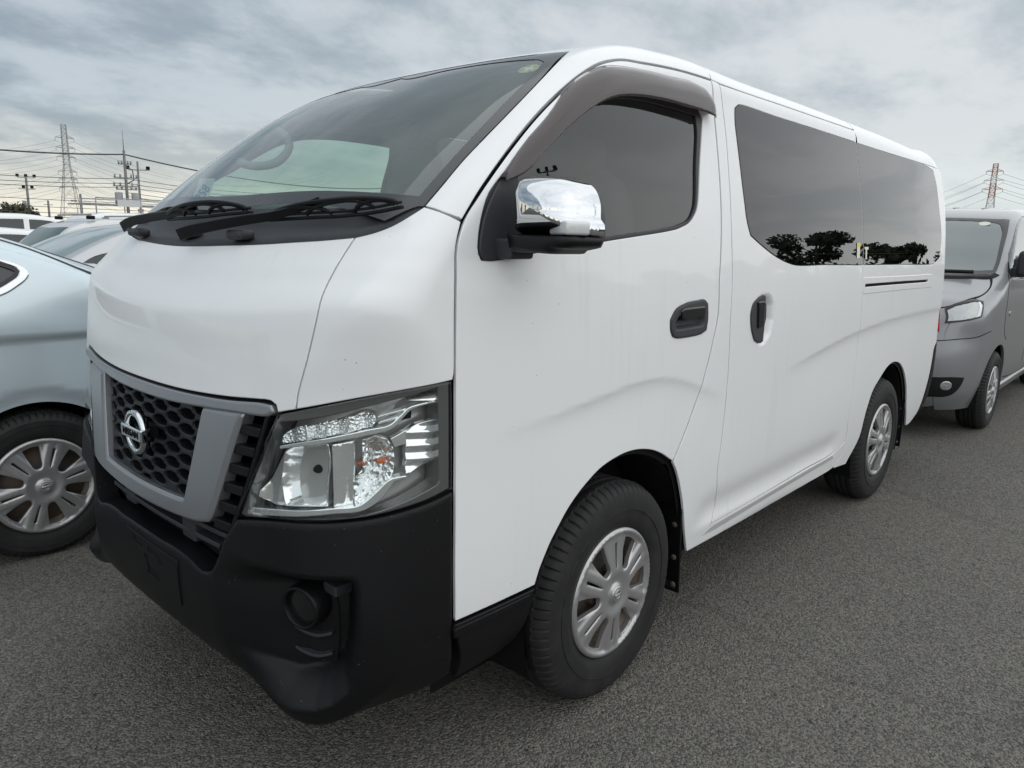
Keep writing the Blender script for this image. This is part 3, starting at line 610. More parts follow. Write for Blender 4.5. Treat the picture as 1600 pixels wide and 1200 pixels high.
'quarter':[[2.0053,-0.8324,0.4298],[1.9851,-0.8422,0.5664],[1.9975,-0.8444,0.7485],[1.996,-0.8403,0.9534],[1.9806,-0.8461,1.1035],[1.9711,-0.8423,1.2252],[1.9578,-0.8371,1.3134],[1.9306,-0.807,1.5939],[1.9124,-0.7646,1.8462],[1.9307,-0.7424,1.9164],[1.62,-0.5,1.99],[2.6,-0.5,1.98],[3.45,-0.5,1.94],[3.56,-0.55,1.9],[3.59,-0.7,1.86],[3.615,-0.73,1.6],[3.63,-0.74,1.3],[3.64,-0.75,1.0],[3.64,-0.75,0.86],[3.5465,-0.8334,0.7728],[3.4923,-0.8343,0.7585],[3.5247,-0.8333,0.6126],[3.2015,-0.8096,0.2993],[3.1721,-0.811,0.3047],[3.0269,-0.8346,0.4743],[2.977,-0.8406,0.5549],[2.908,-0.8442,0.6372],[2.7862,-0.845,0.7303],[2.6783,-0.8446,0.7625],[2.5313,-0.8447,0.7552],[2.4143,-0.8451,0.7063],[2.3044,-0.8447,0.6417],[2.248,-0.8412,0.5436],[2.2221,-0.8303,0.4096],[2.1118,-0.8137,0.2928],[2.0138,-0.8148,0.3005],[1.9241,-0.8167,0.3138],[1.9807,-0.8216,0.346]],
'archR':[[3.1721,-0.811,0.3047],[3.0269,-0.8346,0.4743],[2.977,-0.8406,0.5549],[2.908,-0.8442,0.6372],[2.7862,-0.845,0.7303],[2.6783,-0.8446,0.7625],[2.5313,-0.8447,0.7552],[2.4143,-0.8451,0.7063],[2.3044,-0.8447,0.6417],[2.248,-0.8412,0.5436],[2.2221,-0.8303,0.4096],[2.1118,-0.8137,0.2928]],
'archF':[[0.2958,-0.8448,0.6905],[0.2875,-0.8448,0.6922],[0.2209,-0.8447,0.7296],[0.1512,-0.8445,0.7562],[0.0929,-0.8443,0.7689],[0.024,-0.8441,0.7739],[-0.0413,-0.8441,0.768],[-0.1035,-0.8442,0.7546],[-0.1626,-0.8446,0.7286],[-0.2081,-0.8449,0.7025],[-0.2517,-0.845,0.6695],[-0.288,-0.8446,0.6318],[-0.3224,-0.8435,0.5905],[-0.3472,-0.8414,0.5484],[-0.3538,-0.8408,0.5376],[-0.3711,-0.8372,0.4874]],
'qb':[[3.5465,-0.8334,0.7728],[3.4923,-0.8343,0.7585],[3.5247,-0.8333,0.6126],[3.2015,-0.8096,0.2993]],
'vent_slot':[[1.9872,-0.8428,1.2127],[2.4949,-0.8431,1.2055],[3.1194,-0.8398,1.202],[3.1239,-0.8402,1.1888],[2.4979,-0.8436,1.1937],[1.9898,-0.8433,1.2005]],
'handleF':[[0.2206,-0.8448,1.1583],[0.2228,-0.8455,1.1287],[0.236,-0.846,1.106],[0.2596,-0.8462,1.098],[0.4169,-0.8462,1.0994],[0.45,-0.846,1.1094],[0.4574,-0.8452,1.1427],[0.4527,-0.8434,1.1974],[0.4325,-0.8429,1.2108],[0.3863,-0.8429,1.2109],[0.3059,-0.8431,1.2047],[0.2489,-0.8438,1.1879]],
'gutter':[[0.5457,-0.7504,1.9107],[1.0736,-0.7467,1.9127],[1.4219,-0.7463,1.9133],[1.923,-0.7431,1.9155]],
'lp_led':[[-0.9381,-0.5616,0.9308],[-0.9366,-0.5603,0.948],[-0.9316,-0.5747,0.9675],[-0.9187,-0.6238,0.9835],[-0.8946,-0.6733,0.997],[-0.8643,-0.7119,1.0103],[-0.8352,-0.7394,1.0187],[-0.8213,-0.751,1.0121],[-0.8197,-0.7533,0.999],[-0.8286,-0.7479,0.9862],[-0.8669,-0.7142,0.9733],[-0.8974,-0.6757,0.9618],[-0.9218,-0.6266,0.9488]],
'lp_bowl':[[-0.9336,-0.5671,0.9152],[-0.939,-0.559,0.8767],[-0.9433,-0.5628,0.8304],[-0.9454,-0.5767,0.7921],[-0.9274,-0.6404,0.8025],[-0.9031,-0.6834,0.8085],[-0.8967,-0.682,0.8724],[-0.8916,-0.684,0.9105],[-0.8936,-0.6757,0.9476],[-0.9162,-0.6307,0.9408],[-0.9293,-0.5822,0.9274]],
'lp_turn':[[-0.8444,-0.7319,0.9574],[-0.8212,-0.7497,0.9681],[-0.8002,-0.7642,0.9594],[-0.7897,-0.7713,0.9356],[-0.7883,-0.7732,0.9085],[-0.7933,-0.7719,0.878],[-0.8089,-0.7644,0.8562],[-0.8272,-0.7543,0.8345],[-0.846,-0.7422,0.8165],[-0.8633,-0.7284,0.8094],[-0.8643,-0.7244,0.8361],[-0.8594,-0.7252,0.8742],[-0.8462,-0.7355,0.893]],
'lp_side':[[-0.7655,-0.786,0.9746],[-0.7334,-0.797,0.9865],[-0.6857,-0.8057,0.9938],[-0.6843,-0.806,0.8978],[-0.7333,-0.7993,0.8868],[-0.7683,-0.7883,0.8743]],
'lp_ledge':[[-0.9889,-0.4567,0.7692],[-0.9065,-0.7079,0.8105],[-0.8646,-0.7491,0.8184],[-0.837,-0.7676,0.8443],[-0.8077,-0.7841,0.8725],[-0.7771,-0.799,0.8768],[-0.7754,-0.7998,0.8727],[-0.8014,-0.7878,0.8661],[-0.8287,-0.7743,0.8284],[-0.8568,-0.7565,0.8074],[-0.9075,-0.7089,0.7982],[-0.9908,-0.4585,0.7514]],
'lp_chromebar':[[-0.9466,-0.5689,0.932],[-0.928,-0.6368,0.9513],[-0.9027,-0.6838,0.9636],[-0.8719,-0.7214,0.9749],[-0.8338,-0.7549,0.9858],[-0.8036,-0.775,0.9927],[-0.7834,-0.7851,1.0101],[-0.766,-0.793,1.0277],[-0.6935,-0.8142,1.0395],[-0.6935,-0.8142,1.055],[-0.766,-0.7931,1.0448],[-0.6912,-0.8145,1.0353],[-0.7591,-0.7961,1.0233],[-0.7769,-0.7886,1.0059],[-0.7976,-0.7791,0.9848],[-0.8286,-0.7597,0.9752],[-0.87,-0.7246,0.9646],[-0.9035,-0.6845,0.9525],[-0.9336,-0.6245,0.9383],[-0.9473,-0.5695,0.9244]],
'lp_d1':[[-0.9222,-0.6309,0.9855],[-0.9201,-0.6364,0.9869],[-0.9208,-0.6442,0.9541],[-0.9239,-0.637,0.9517]],
'lp_d2':[[-0.8983,-0.6775,0.9984],[-0.8956,-0.6813,0.9998],[-0.9005,-0.6805,0.9645],[-0.9038,-0.6756,0.9626]],
'lp_d3':[[-0.8679,-0.7158,1.0097],[-0.8643,-0.7195,1.0109],[-0.8699,-0.7185,0.9747],[-0.8769,-0.711,0.9726]],
'lp_wall':[[-0.893,-0.6878,0.9481],[-0.8627,-0.7232,0.9553],[-0.8635,-0.7269,0.9064],[-0.8715,-0.7287,0.8124],[-0.8989,-0.6992,0.8101],[-0.8953,-0.6943,0.875]],
'lp_inner':[[-0.9518,-0.5082,0.8434],[-0.9374,-0.5481,0.9139],[-0.9353,-0.5591,0.9138],[-0.9407,-0.5509,0.8752],[-0.945,-0.5548,0.8288],[-0.9465,-0.5726,0.7901],[-0.9564,-0.5262,0.7802],[-0.9618,-0.48,0.7976]],
'lp_s1':[[-0.8191,-0.757,1.0117],[-0.759,-0.7902,1.028],[-0.7591,-0.7903,1.0239],[-0.8193,-0.7572,1.0065]],
'lp_s2':[[-0.8183,-0.7586,0.999],[-0.7698,-0.7858,1.0126],[-0.7717,-0.7852,1.0074],[-0.8201,-0.7579,0.9931]],
'lp_s3':[[-0.7352,-0.8008,0.9693],[-0.6906,-0.8094,0.9736],[-0.6906,-0.8095,0.9657],[-0.7354,-0.801,0.9616]],
'lp_s4':[[-0.736,-0.8015,0.9352],[-0.6907,-0.8096,0.9439],[-0.6907,-0.8096,0.934],[-0.7361,-0.8017,0.9255]],
'lp_s5':[[-0.7986,-0.7741,0.9611],[-0.7677,-0.7887,0.9775],[-0.7687,-0.7896,0.9469],[-0.7928,-0.7783,0.9416]]}.items()}
van=make_van(); SD=Side(-1); FR=Cyl(-.25,.85,-1); RE=Cyl(3.0,.80,1); DG=Par((.22,.75,-.62)); TP=Par((0.0001,0,-1))
V_=thing('van','white high-fronted cargo van parked nearest, black front bumper and chrome door mirror','van')
def mir(L_): q=np.array(L_)[::-1].copy(); q[:,1]*=-1; return q
W=MT['white']
def both(o): return (o,mirrored(o))
def jamb(o,off):pass
# roof and pillars
roofE=[[-.05,-.5,1.921],[.2,-.5,1.96],[.3,-.5,1.97]]
pil=panel(van,'roof_pillar',LP['pillar'],ch=DG,m=W,parent=V_,h=.011,r=.002,rh=.008); both(pil)
raile=np.vstack([[[.3,-.5,1.97]],LP['seamtop'][:],LP['gutter'][1:],[[1.925,-.73,1.94],[1.91,-.5,1.99],[1.2,-.5,1.99]]])
rail=panel(van,'roof_rail',raile,ch=DG,m=W,parent=V_,h=.03,r=.003); both(rail)
qu=LP['quarter']; q0=LP['quarter']
slR=qu[:10]
quar=np.vstack([slR[:10],[[1.925,-.73,1.94],[1.91,-.5,1.99],[2.6,-.5,1.98],[3.45,-.5,1.94],[3.56,-.5,1.90]]])
# upper rear corner (roof part) and the side part are cut at z=1.86
qtop=np.array([[1.9219,-.7434,1.9153],[1.925,-.73,1.94],[1.91,-.5,1.99],[2.6,-.5,1.98],[3.40,-.5,1.945],[3.50,-.5,1.93],[3.50,-.70,1.9],[3.50,-.752,1.86],[2.7,-.765,1.86],[1.93,-.765,1.86]])
qt=panel(van,'rear_roof_side',qtop,ch=DG,m=W,parent=V_,h=.03,gap=.0,r=.0008,depth=0,drop=0); both(qt)
sideq=np.array([p for p in slR if p[2]<1.85]); 
win=LP['side_window']; split=lambda z: np.interp(z,[.3,.66,1.0,1.32,1.6,1.86,1.92],[2.10,2.075,1.98,1.945,1.925,1.917,1.915])
sp=np.array([p for p in slR]); sp=sp[sp[:,2].argsort()]
spx=lambda z: np.interp(z,sp[:,2],sp[:,0])
quarter=np.vstack([sp[sp[:,2]<1.85],[[spx(1.86),-.765,1.86]],[[2.7,-.765,1.86],[3.50,-.752,1.86],[3.575,-.72,1.80],[3.60,-.74,1.6],[3.615,-.76,1.3],[3.62,-.78,1.0],[3.615,-.79,.805],[3.55,-.835,.79],[3.505,-.837,.75],[3.485,-.835,.60],[3.44,-.83,.45],[3.36,-.82,.30]],LP['archR'],[[2.11,-.815,.285],[1.93,-.815,.303],[1.985,-.822,.348]]])
hw=[[p[0],p[2]] for p in win if p[0]>spx(p[2])+.01]
zt=1.842;zb=1.3205
wq=[[spx(zt)+.0,zt],[spx(1.32)-.0,zb]]
W2=win[:,[0,2]]
def clip(poly,keep_right):
    out=[];n=len(poly)
    for i in range(n):
        a=poly[i];b=poly[(i+1)%n]; ia=(a[0]>spx(a[1]))==keep_right; ib=(b[0]>spx(b[1]))==keep_right
        if ia: out.append(a)
        if ia!=ib:
            lo,hi=0.,1.
            for _ in range(30):
                t=(lo+hi)/2;c=a+(b-a)*t
                if ((c[0]>spx(c[1]))==keep_right)==ia: lo=t
                else: hi=t
            out.append(a+(b-a)*lo)
    return np.array(out)
def poly3(P): return np.stack([P[:,0],0*P[:,0]-.8,P[:,1]],-1)
wR=clip(W2,True); wL=clip(W2,False)
wRi=wR.copy(); m_=np.abs(wR[:,0]-spx(wR[:,1]))<.02; wRi[m_,0]+=.022
wLi=wL.copy(); m_=np.abs(wL[:,0]-spx(wL[:,1]))<.02; wLi[m_,0]-=.022
VS=poly3(np.array([[2.0,1.213],[2.4,1.211],[2.8,1.208],[3.10,1.2045],[3.13,1.2035],[3.13,1.190],[3.10,1.190],[2.8,1.193],[2.4,1.196],[2.0,1.198]]))
qp=panel(van,'rear_quarter',quarter,[poly3(wRi),VS],ch=SD,m=W,parent=V_,h=.0145,depth=.008,r=.0025,gap=(.0012,.0,0),rh=.02); both(qp)
# slider door, with its own window and recessed handle
hp=np.array([[.80,1.165],[.80,1.09],[.82,1.045],[.86,1.022],[.905,1.02],[.955,1.05],[.98,1.11],[.975,1.175],[.945,1.205],[.90,1.213],[.84,1.205],[.81,1.188]])
sl=panel(van,'sliding_door',LP['slider'],[poly3(wLi),poly3(hp)],ch=SD,m=W,parent=V_,h=.0135,depth=.008,r=.0025,gap=(.0034,0,0),rh=.018); both(sl)
# pocket behind the sliding-door handle
def bowl(P,U):
    c=hp.mean(0); d=seg_dist(U,hp); return -.032*sst(0,.035,d)
pk=panel(van,'handle_pocket',poly3(hp),ch=SD,m=W,parent=sl,h=.008,gap=-.001,r=.002,depth=0,fn=bowl,off=-.001,drop=0); mirrored(pk,parent=sl)
hs=np.array([[.775,1.15],[.785,1.09],[.815,1.045],[.872,1.03],[.888,1.035],[.892,1.12],[.888,1.20],[.875,1.208],[.82,1.195],[.79,1.18]])
hh=panel(van,'door_handle',poly3(hs),ch=SD,m=MT['trim'],parent=sl,h=.008,gap=0,r=.004,depth=.03,off=.006); mirrored(hh,parent=sl)
hg=panel(van,'handle_grip',poly3(np.array([[.815,1.185],[.825,1.09],[.865,1.09],[.867,1.185]])),ch=SD,m=MT['gloss'],parent=sl,h=.008,gap=0,r=.004,depth=.01,off=.013)
# front door
dw=LP['door_window']; dwo=dw
hf=LP['handleF']
fd=panel(van,'front_door',LP['front_door'],[dw,hf],ch=SD,m=W,parent=V_,h=.0135,depth=.008,r=.0025,gap=(.0056,0,-.001),rh=.016); both(fd)
def hb_(P,U): return -.022*sst(.012,.03,seg_dist(U,hf[:,[0,2]]))*1.0
ho=panel(van,'door_handle',hf,ch=SD,m=MT['trim'],parent=fd,h=.006,gap=.0008,r=.004,depth=.02,off=.005,fn=lambda P,U:-.020*sst(.026,.036,seg_dist(U,hf[:,[0,2]]))); mirrored(ho,parent=fd)
hg=panel(van,'handle_grip',poly3(np.array([[.275,1.182],[.285,1.188],[.42,1.190],[.425,1.183],[.425,1.160],[.30,1.152],[.28,1.160]])),ch=SD,m=MT['gloss'],parent=fd,h=.006,gap=0,r=.005,depth=.02,off=.010)
# sill and centre pillar in one pressing
ss=panel(van,'side_sill',LP['sill'],ch=SD,m=W,parent=V_,h=.02,depth=.008,r=.002,gap=.0012,rh=.014); both(ss)
lip_=panel(van,'sill_step_shade',LP['slot'],ch=SD,m=MT['pearl'],parent=V_,h=.01,gap=.001,r=.002,depth=0,off=.0015)  # greyer strip laid on the white sill, the step's shade put into its colour
tr=np.vstack([LP['trim'][:4],[[-.40,-.81,.33],[-.44,-.805,.302],[-.52,-.80,.295]],LP['trim'][-1:]])
tp=panel(van,'bumper_end',tr,ch=SD,m=MT['bumper'],parent=V_,h=.02,gap=.001,r=.006,depth=.05,off=.003); both(tp)
tr2=panel(van,'bumper_ledge',np.array([[-.66,-.8,.478],[-.40,-.8,.478],[-.40,-.8,.462],[-.66,-.8,.452]]),ch=SD,m=MT['bumper'],parent=V_,h=.02,gap=0,r=.004,depth=.01,off=.010); both(tr2)
# nose
hood=np.vstack([LP['hood_half'],mir(LP['hood_half'])[1:-1]])
hd=panel(van,'bonnet',hood,ch=FR,m=W,parent=V_,h=.012,depth=.008,r=.0025,gap=.0016,rh=.016)
fe=panel(van,'front_wing',LP['fender'],ch=FR,m=W,parent=V_,h=.016,depth=.008,r=.0025,gap=.0015,rh=.014); both(fe)
gh=LP['glass_half']; glass=np.vstack([gh,mir(gh)[1:-1]]); fi=LP['frit_in']; frin=np.vstack([fi,mir(fi)[1:-1]])
WSC=Par((.72,0,-.69))
ws=panel(van,'windscreen',glass,ch=WSC,m=MT['glassW'],parent=V_,h=.03,rh=.010,gap=.002,r=.002,depth=0,off=-.003,drop=0)
fr=panel(van,'windscreen_border',glass,[frin],ch=WSC,m=MT['frit'],parent=ws,h=.02,rh=.010,gap=(.0015,0),r=.001,depth=0,off=-.0015,drop=0)
# cowl between bonnet and glass
cw=np.vstack([[[-.897,0,1.357]],LP['hood_half'][-5:-1][::-1],LP['hood_half'][-6:-5],LP['fender'][1:5],[[-.64,-.72,1.465]],[[-.735,-.45,1.462],[-.80,0,1.462]]])
cwl=np.vstack([cw,mir(cw)[1:-1]])
cp=panel(van,'cowl_panel',cwl,ch=FR,m=MT['trim'],parent=V_,h=.014,gap=.002,r=.004,depth=.02,off=-.006,fn=lambda P,U:-.016*sst(.012,.04,seg_dist(U,FR.to2(cwl))))
# black backing just under the skin, keeps the shut lines dark
def backing(name,outer,holes,ch,m,h=.05,off=-.021,gap=-.012):
    o=panel(van,name,outer,holes,ch=ch,m=m,parent=V_,h=h,gap=(gap,-.001),r=.001,depth=0,off=off,drop=0); return o
fd2=SD.to2(LP['front_door']); fd2=fd2 if area2(fd2)>0 else fd2[::-1]
both(backing('door_lining',LP['front_door'],[dw],SD,MT['liner'],gap=.022))
both(panel(van,'door_seal',LP['front_door'],[inset(fd2,.030)[0]],ch=SD,m=MT['dark'],parent=V_,h=.03,gap=(-.014,0),r=.001,depth=0,off=-.024,drop=0,rh=.02))
both(backing('sill_lining',LP['sill'],[],SD,MT['dark']))
both(backing('slider_lining',LP['slider'],[wLi],SD,MT['cloth']))
both(backing('quarter_lining',quarter,[wRi],SD,MT['cloth']))
both(backing('pillar_lining',LP['pillar'],[],DG,MT['liner'],off=-.03,gap=.012))
both(backing('rail_lining',raile,[],DG,MT['cloth'],off=-.03))
both(backing('wing_lining',LP['fender'],[],FR,MT['dark'],gap=-.004))
backing('bonnet_lining',hood,[],FR,MT['dark'])
rf=np.array([[-.045,-.505,1.92],[.3,-.505,1.97],[1.2,-.505,1.99],[2.6,-.505,1.98],[3.50,-.505,1.93],[3.50,.505,1.93],[2.6,.505,1.98],[1.2,.505,1.99],[.3,.505,1.97],[-.045,.505,1.92],[-.075,.3,1.92],[-.092,0,1.917],[-.075,-.3,1.92]])
rp=panel(van,'roof',rf,ch=TP,m=W,parent=V_,h=.05,gap=-.004,r=.001,depth=0,drop=0,off=-.0005)
rl=panel(van,'headliner',rf*np.array([1,1.3,1]),ch=TP,m=MT['liner'],parent=V_,h=.08,gap=0,r=.001,depth=0,drop=0,off=-.04)
# glazing
dg=panel(van,'door_glass',dw,ch=SD,m=MT['glassD'],parent=fd,h=.03,gap=-.004,r=.001,depth=0,off=-.010,drop=0); mirrored(dg,parent=fd)
ds=panel(van,'window_seal',dw,[poly3(np.array([[-.50,1.362],[-.09,1.404],[.28,1.445],[.345,1.466],[.375,1.50],[.400,1.63],[.425,1.745],[.422,1.785],[.10,1.785],[-.03,1.770],[-.115,1.745],[-.215,1.692],[-.32,1.625],[-.43,1.555]]))],ch=SD,m=MT['seal'],parent=fd,h=.014,gap=(.001,0),r=.003,depth=.008,off=-.003); mirrored(ds,parent=fd)
sg_=panel(van,'door_glass',poly3(wL),ch=SD,m=MT['glassP'],parent=sl,h=.03,gap=.0015,r=.002,depth=.004,off=.001); mirrored(sg_,parent=sl)
qg=panel(van,'side_glass',poly3(wR),ch=SD,m=MT['glassP'],parent=V_,h=.03,gap=.0015,r=.002,depth=.004,off=.001); mirrored(qg)
for o,cc in ((poly3(np.array([[1.86,1.335],[1.90,1.335],[1.90,1.385],[1.86,1.385]])),0),):
    st=panel(van,'window_sticker',o,ch=SD,m=MT['stickw'],parent=V_,h=.02,gap=0,r=.001,depth=0,off=.003,drop=0)
    st=panel(van,'window_sticker',poly3(np.array([[1.858,1.385],[1.905,1.385],[1.905,1.405],[1.858,1.405]])),ch=SD,m=MT['yellow'],parent=V_,h=.02,gap=0,r=.001,depth=0,off=.003,drop=0)
    st=panel(van,'window_sticker',poly3(np.array([[1.98,1.328],[2.00,1.328],[2.00,1.375],[2.02,1.375],[2.02,1.387],[1.965,1.387],[1.965,1.375],[1.98,1.375]])),ch=SD,m=MT['stickw'],parent=V_,h=.02,gap=0,r=.001,depth=0,off=.003,drop=0)
# vent strip on the quarter panel
vs_=panel(van,'side_vent',np.array([[1.985,-.84,1.245],[2.6,-.84,1.238],[3.2,-.84,1.234],[3.25,-.84,1.225],[3.26,-.84,1.17],[3.23,-.84,1.160],[2.6,-.84,1.163],[1.985,-.84,1.166]]),[VS],ch=SD,m=W,parent=qp,h=.02,gap=(0,0),r=.003,depth=.004,off=.003)
vb=panel(van,'vent_slot',poly3(np.array([[1.98,1.225],[3.14,1.215],[3.14,1.18],[1.98,1.19]])),ch=SD,m=MT['dark'],parent=qp,h=.03,gap=0,r=.001,depth=0,off=-.012,drop=0)
# bumper
bt=LP['bumper_top']; 
nose=np.vstack([bt,[[-1.047,-.05,.6075],[-1.047,0,.6075]]])
low=np.array([[-1.01,0,.352],[-1.01,-.2,.350],[-.99,-.36,.335],[-.97,-.48,.292],[-.93,-.62,.262],[-.87,-.71,.252],[-.80,-.76,.258],[-.70,-.79,.285],[-.635,-.80,.315]])
bhalf=np.vstack([nose[::-1],np.array([[-.6699,-.836,.70],[-.667,-.835,.6],[-.6605,-.8272,.4887]]),low[::-1]])
bl=np.vstack([bhalf,mir(bhalf)[1:-1]])
fogh=[[p[0],p[1],p[2]] for p in []]
def pocket(P,U):
    u=np.abs(U[:,0]);v=U[:,1]; edge=.742
    vb=np.interp(u,[.34,.42,.50,.58,.655,.69,.72,.742],[.40,.375,.345,.330,.338,.358,.395,.50])
    d=sst(.38,.64,u)*(1-sst(edge-.016,edge+.004,u))*np.clip((v-vb)/.060,0,1)*(1-sst(.620-.25*(np.clip(.58-u,0,1)),.662,v))
    return -.100*d
bp_=panel(van,'front_bumper',bl,ch=FR,m=MT['bumper'],parent=V_,h=.0095,gap=.0015,r=.006,depth=.06,rh=.010,fn=pocket)
under=panel(van,'bumper_lip',np.vstack([low,mir(low)[1:],[[-.97,.3,.40],[-.97,0,.40],[-.97,-.3,.40]]]),ch=FR,m=MT['dark'],parent=bp_,h=.03,gap=-.0,r=.002,depth=0,off=-.03,drop=0)

def P3(x,L_): return np.array([[x,a,b] for a,b in L_])
# ---- grille
yo=-.010
mesh_o=P3(-1.0,[(-.326,.986),(-.292,.88),(-.254,.742),(0,.735),(.240,.742),(.272,.88),(.306,.986),(.15,.978),(0,.975),(-.15,.978)])
hx=[]
inside=mesh_o[:,1:]
for c in range(-5,6):
    for r_ in range(0,8):
        cy=yo+c*.0690; cz=.970-.0385*r_+(.01925 if c%2 else 0)
        w_,h_=.0385,.0112
        hexa=np.array([(cy-w_,cz+.004),(cy-w_*.55,cz+h_),(cy+w_*.55,cz+h_),(cy+w_,cz+.004),(cy+w_*.92,cz-h_*.6),(cy+w_*.5,cz-h_),(cy-w_*.5,cz-h_),(cy-w_*.92,cz-h_*.6)])
        q=inset(inside if area2(inside)>0 else inside[::-1],.005)[0]
        ins=inpoly(hexa,q)
        if not ins.all():
            if ins.sum()<3: continue
            cc_=hexa[ins].mean(0); hx2=[]
            for v_ in hexa:
                if inpoly(v_[None],q)[0]: hx2.append(v_); continue
                lo_,hi_=0.,1.
                for _ in range(20):
                    t_=(lo_+hi_)/2
                    if inpoly((cc_+(v_-cc_)*t_)[None],q)[0]: lo_=t_
                    else: hi_=t_
                hx2.append(cc_+(v_-cc_)*lo_)
            hexa=np.array(hx2)
            if abs(area2(hexa))<.0004: continue
        hx.append(P3(-1.0,hexa))
grl=panel(van,'radiator_grille',mesh_o,hx,ch=FR,m=MT['mesh'],parent=V_,h=.016,gap=(0,0),r=.0045,depth=.03,off=-.012,rh=.009,drop=1.1)
def dish(P,U): return -.0*P[:,0]
nb_=panel(van,'grille_backing',P3(-1.,[(-.60,1.0),(-.56,1.012),(.56,1.012),(.60,1.0),(.50,.74),(.42,.60),(-.42,.60),(-.50,.74)]),ch=FR,m=MT['dark'],parent=V_,h=.05,gap=-.01,r=.002,depth=0,off=-.075,drop=0)
Uo=LP['U_out'];Ui=LP['U_in']
Uh=np.vstack([[[-1.0,-.3186,.9835]],Ui[1:],[[-1.034,0,.7385]]]); Uo_=np.vstack([Uo,[[-1.038,0,.689]]])
U_=np.vstack([Uh,mir(Uh)[1:],mir(Uo_)[::-1][::-1][::1][0:0]]) if 0 else None
Uo_m=mir(Uo_)   # from centre outwards on the far side reversed: starts at the centre
Uh_m=mir(Uh)
ring=np.vstack([Uo_,Uo_m[1:],[[-1.0,.3086,.9835]],Uh_m[::-1][1:] if 0 else Uh_m[::-1][1:-1],[[-1.034,0,.7385]],Uh[::-1][1:]])
ub=panel(van,'grille_frame',ring,ch=FR,m=MT['satin'],parent=V_,h=.014,gap=.0,r=.010,depth=.03,off=.009,rh=.012,drop=.9)
br=np.array([[-1.013,0,1.0065],[-1.0,-.26,1.009],[-.98,-.42,1.016],[-.962,-.53,1.025],[-.955,-.562,1.024],[-.953,-.572,1.010],[-.962,-.555,.998],[-.985,-.44,.990],[-1.0,-.32,.983],[-1.01,-.16,.975],[-1.018,0,.973]])
bar=np.vstack([br,mir(br)[1:-1]])
tb=panel(van,'grille_bar',bar,ch=FR,m=MT['satin'],parent=V_,h=.012,gap=.001,r=.006,depth=.03,off=.007,rh=.010,drop=.9)
lin=lambda z: np.interp(z,[.70,.747,1.0],[.425,.452,.566])     # inner edge of the lamp
uou=lambda z: np.interp(z,[.70,.734,.863,.993],[.36,.376,.426,.475])
for z in (.955,.907,.859,.811,.763,.717):
    a,b=uou(z)-.004,lin(z)-.006
    q=panel(van,'grille_slat',P3(-.99,[(-a,z+.011),(-b,z+.011),(-b+.003,z-.011),(-a+.003,z-.011)]),ch=FR,m=MT['bumper'],parent=V_,h=.012,gap=0,r=.003,depth=.035,off=-.002); mirrored(q)
se=P3(-.98,[(-lin(z)+.002,z) for z in (1.0,.9,.8,.70)]+[(-lin(z)+.016,z) for z in (.70,.8,.9,1.0)]); q=panel(van,'grille_side',se,ch=FR,m=MT['bumper'],parent=V_,h=.012,gap=0,r=.003,depth=.04,off=-.004); mirrored(q)
# lower intake: cross bars and duct
for z,yy in ((.672,.36),(.640,.33)):
    q=panel(van,'intake_bar',P3(-1.,[(-yy,z+.006),(yy,z+.006),(yy,z-.006),(-yy,z-.006)]),ch=FR,m=MT['trim'],parent=V_,h=.03,gap=0,r=.003,depth=.03,off=-.040-.0*z)
for yy in (-.19,.19):
    b_=MB().box((-.965,yy,.655),(.07,.075,.085)).build('intake_duct',MT['trim'],V_); bevel(b_,.006)
# emblem
em=MB(); ecy,ecz,ex=-.035,.878,-1.050
rgp=[(ex,ecy+.0485*math.cos(t),ecz+.0485*math.sin(t)) for t in np.linspace(0,2*math.pi,56,endpoint=False)]
pr=[]; 
V=[];Fc=[]
for j in range(64):
    t=2*math.pi*j/64
    for (r_,a) in ((.0430,0),(.0445,-.008),(.0505,-.010),(.0575,-.008),(.0590,0),(.056,.012),(.046,.012)): V.append((ex+a,ecy+r_*1.05*math.cos(t),ecz+r_*math.sin(t)))
for j in range(64):
    k=(j+1)%64
    for i in range(7): Fc.append((j*7+i,j*7+(i+1)%7,k*7+(i+1)%7,k*7+i))
em.add(V,Fc); emb=em.build('emblem',MT['chrome'],V_,True)
bb=bevel(MB().box((ex-.006,ecy,ecz),(.020,.130,.034)).build('emblem_bar',MT['chrome'],emb),.004,3)
stem=MB().box((ex+.025,ecy,ecz),(.04,.05,.03)).build('emblem_mount',MT['dark'],emb)
mw=Matrix.Translation((ex-.0165,ecy,ecz))@Matrix.Rotation(R(-90),4,'Z')@Matrix.Rotation(R(90),4,'X')
text_mesh('NISSAN',.0265,.0008,'emblem_lettering',MT['dark'],emb,mw@Matrix.Diagonal((1.12,1,1,1)),.0)
# number-plate mount
pl=P3(-1.045,[(.085,.585),(.085,.475),(-.225,.455),(-.225,.578)])
ph=[P3(-1.045,q) for q in ([(.040,.572),(.040,.556),(.008,.552),(-.022,.549),(-.022,.560),(.008,.566)],[(-.055,.566),(-.055,.555),(-.11,.549),(-.11,.538),(-.14,.535),(-.14,.548),(-.125,.560)],[(-.030,.540),(-.045,.500),(-.035,.488),(-.105,.480),(-.112,.505),(-.098,.508),(-.06,.512),(-.05,.540)])]
pm=panel(van,'number_plate_mount',pl,ph,ch=FR,m=MT['bumper'],parent=V_,h=.012,gap=0,r=.002,depth=.004,off=.004,rh=.01)
pb=panel(van,'plate_mount_recess',P3(-1.045,[(.07,.58),(.07,.48),(-.20,.465),(-.20,.573)]),ch=FR,m=MT['dark'],parent=pm,h=.03,gap=0,r=.001,depth=0,off=.0012,drop=0)
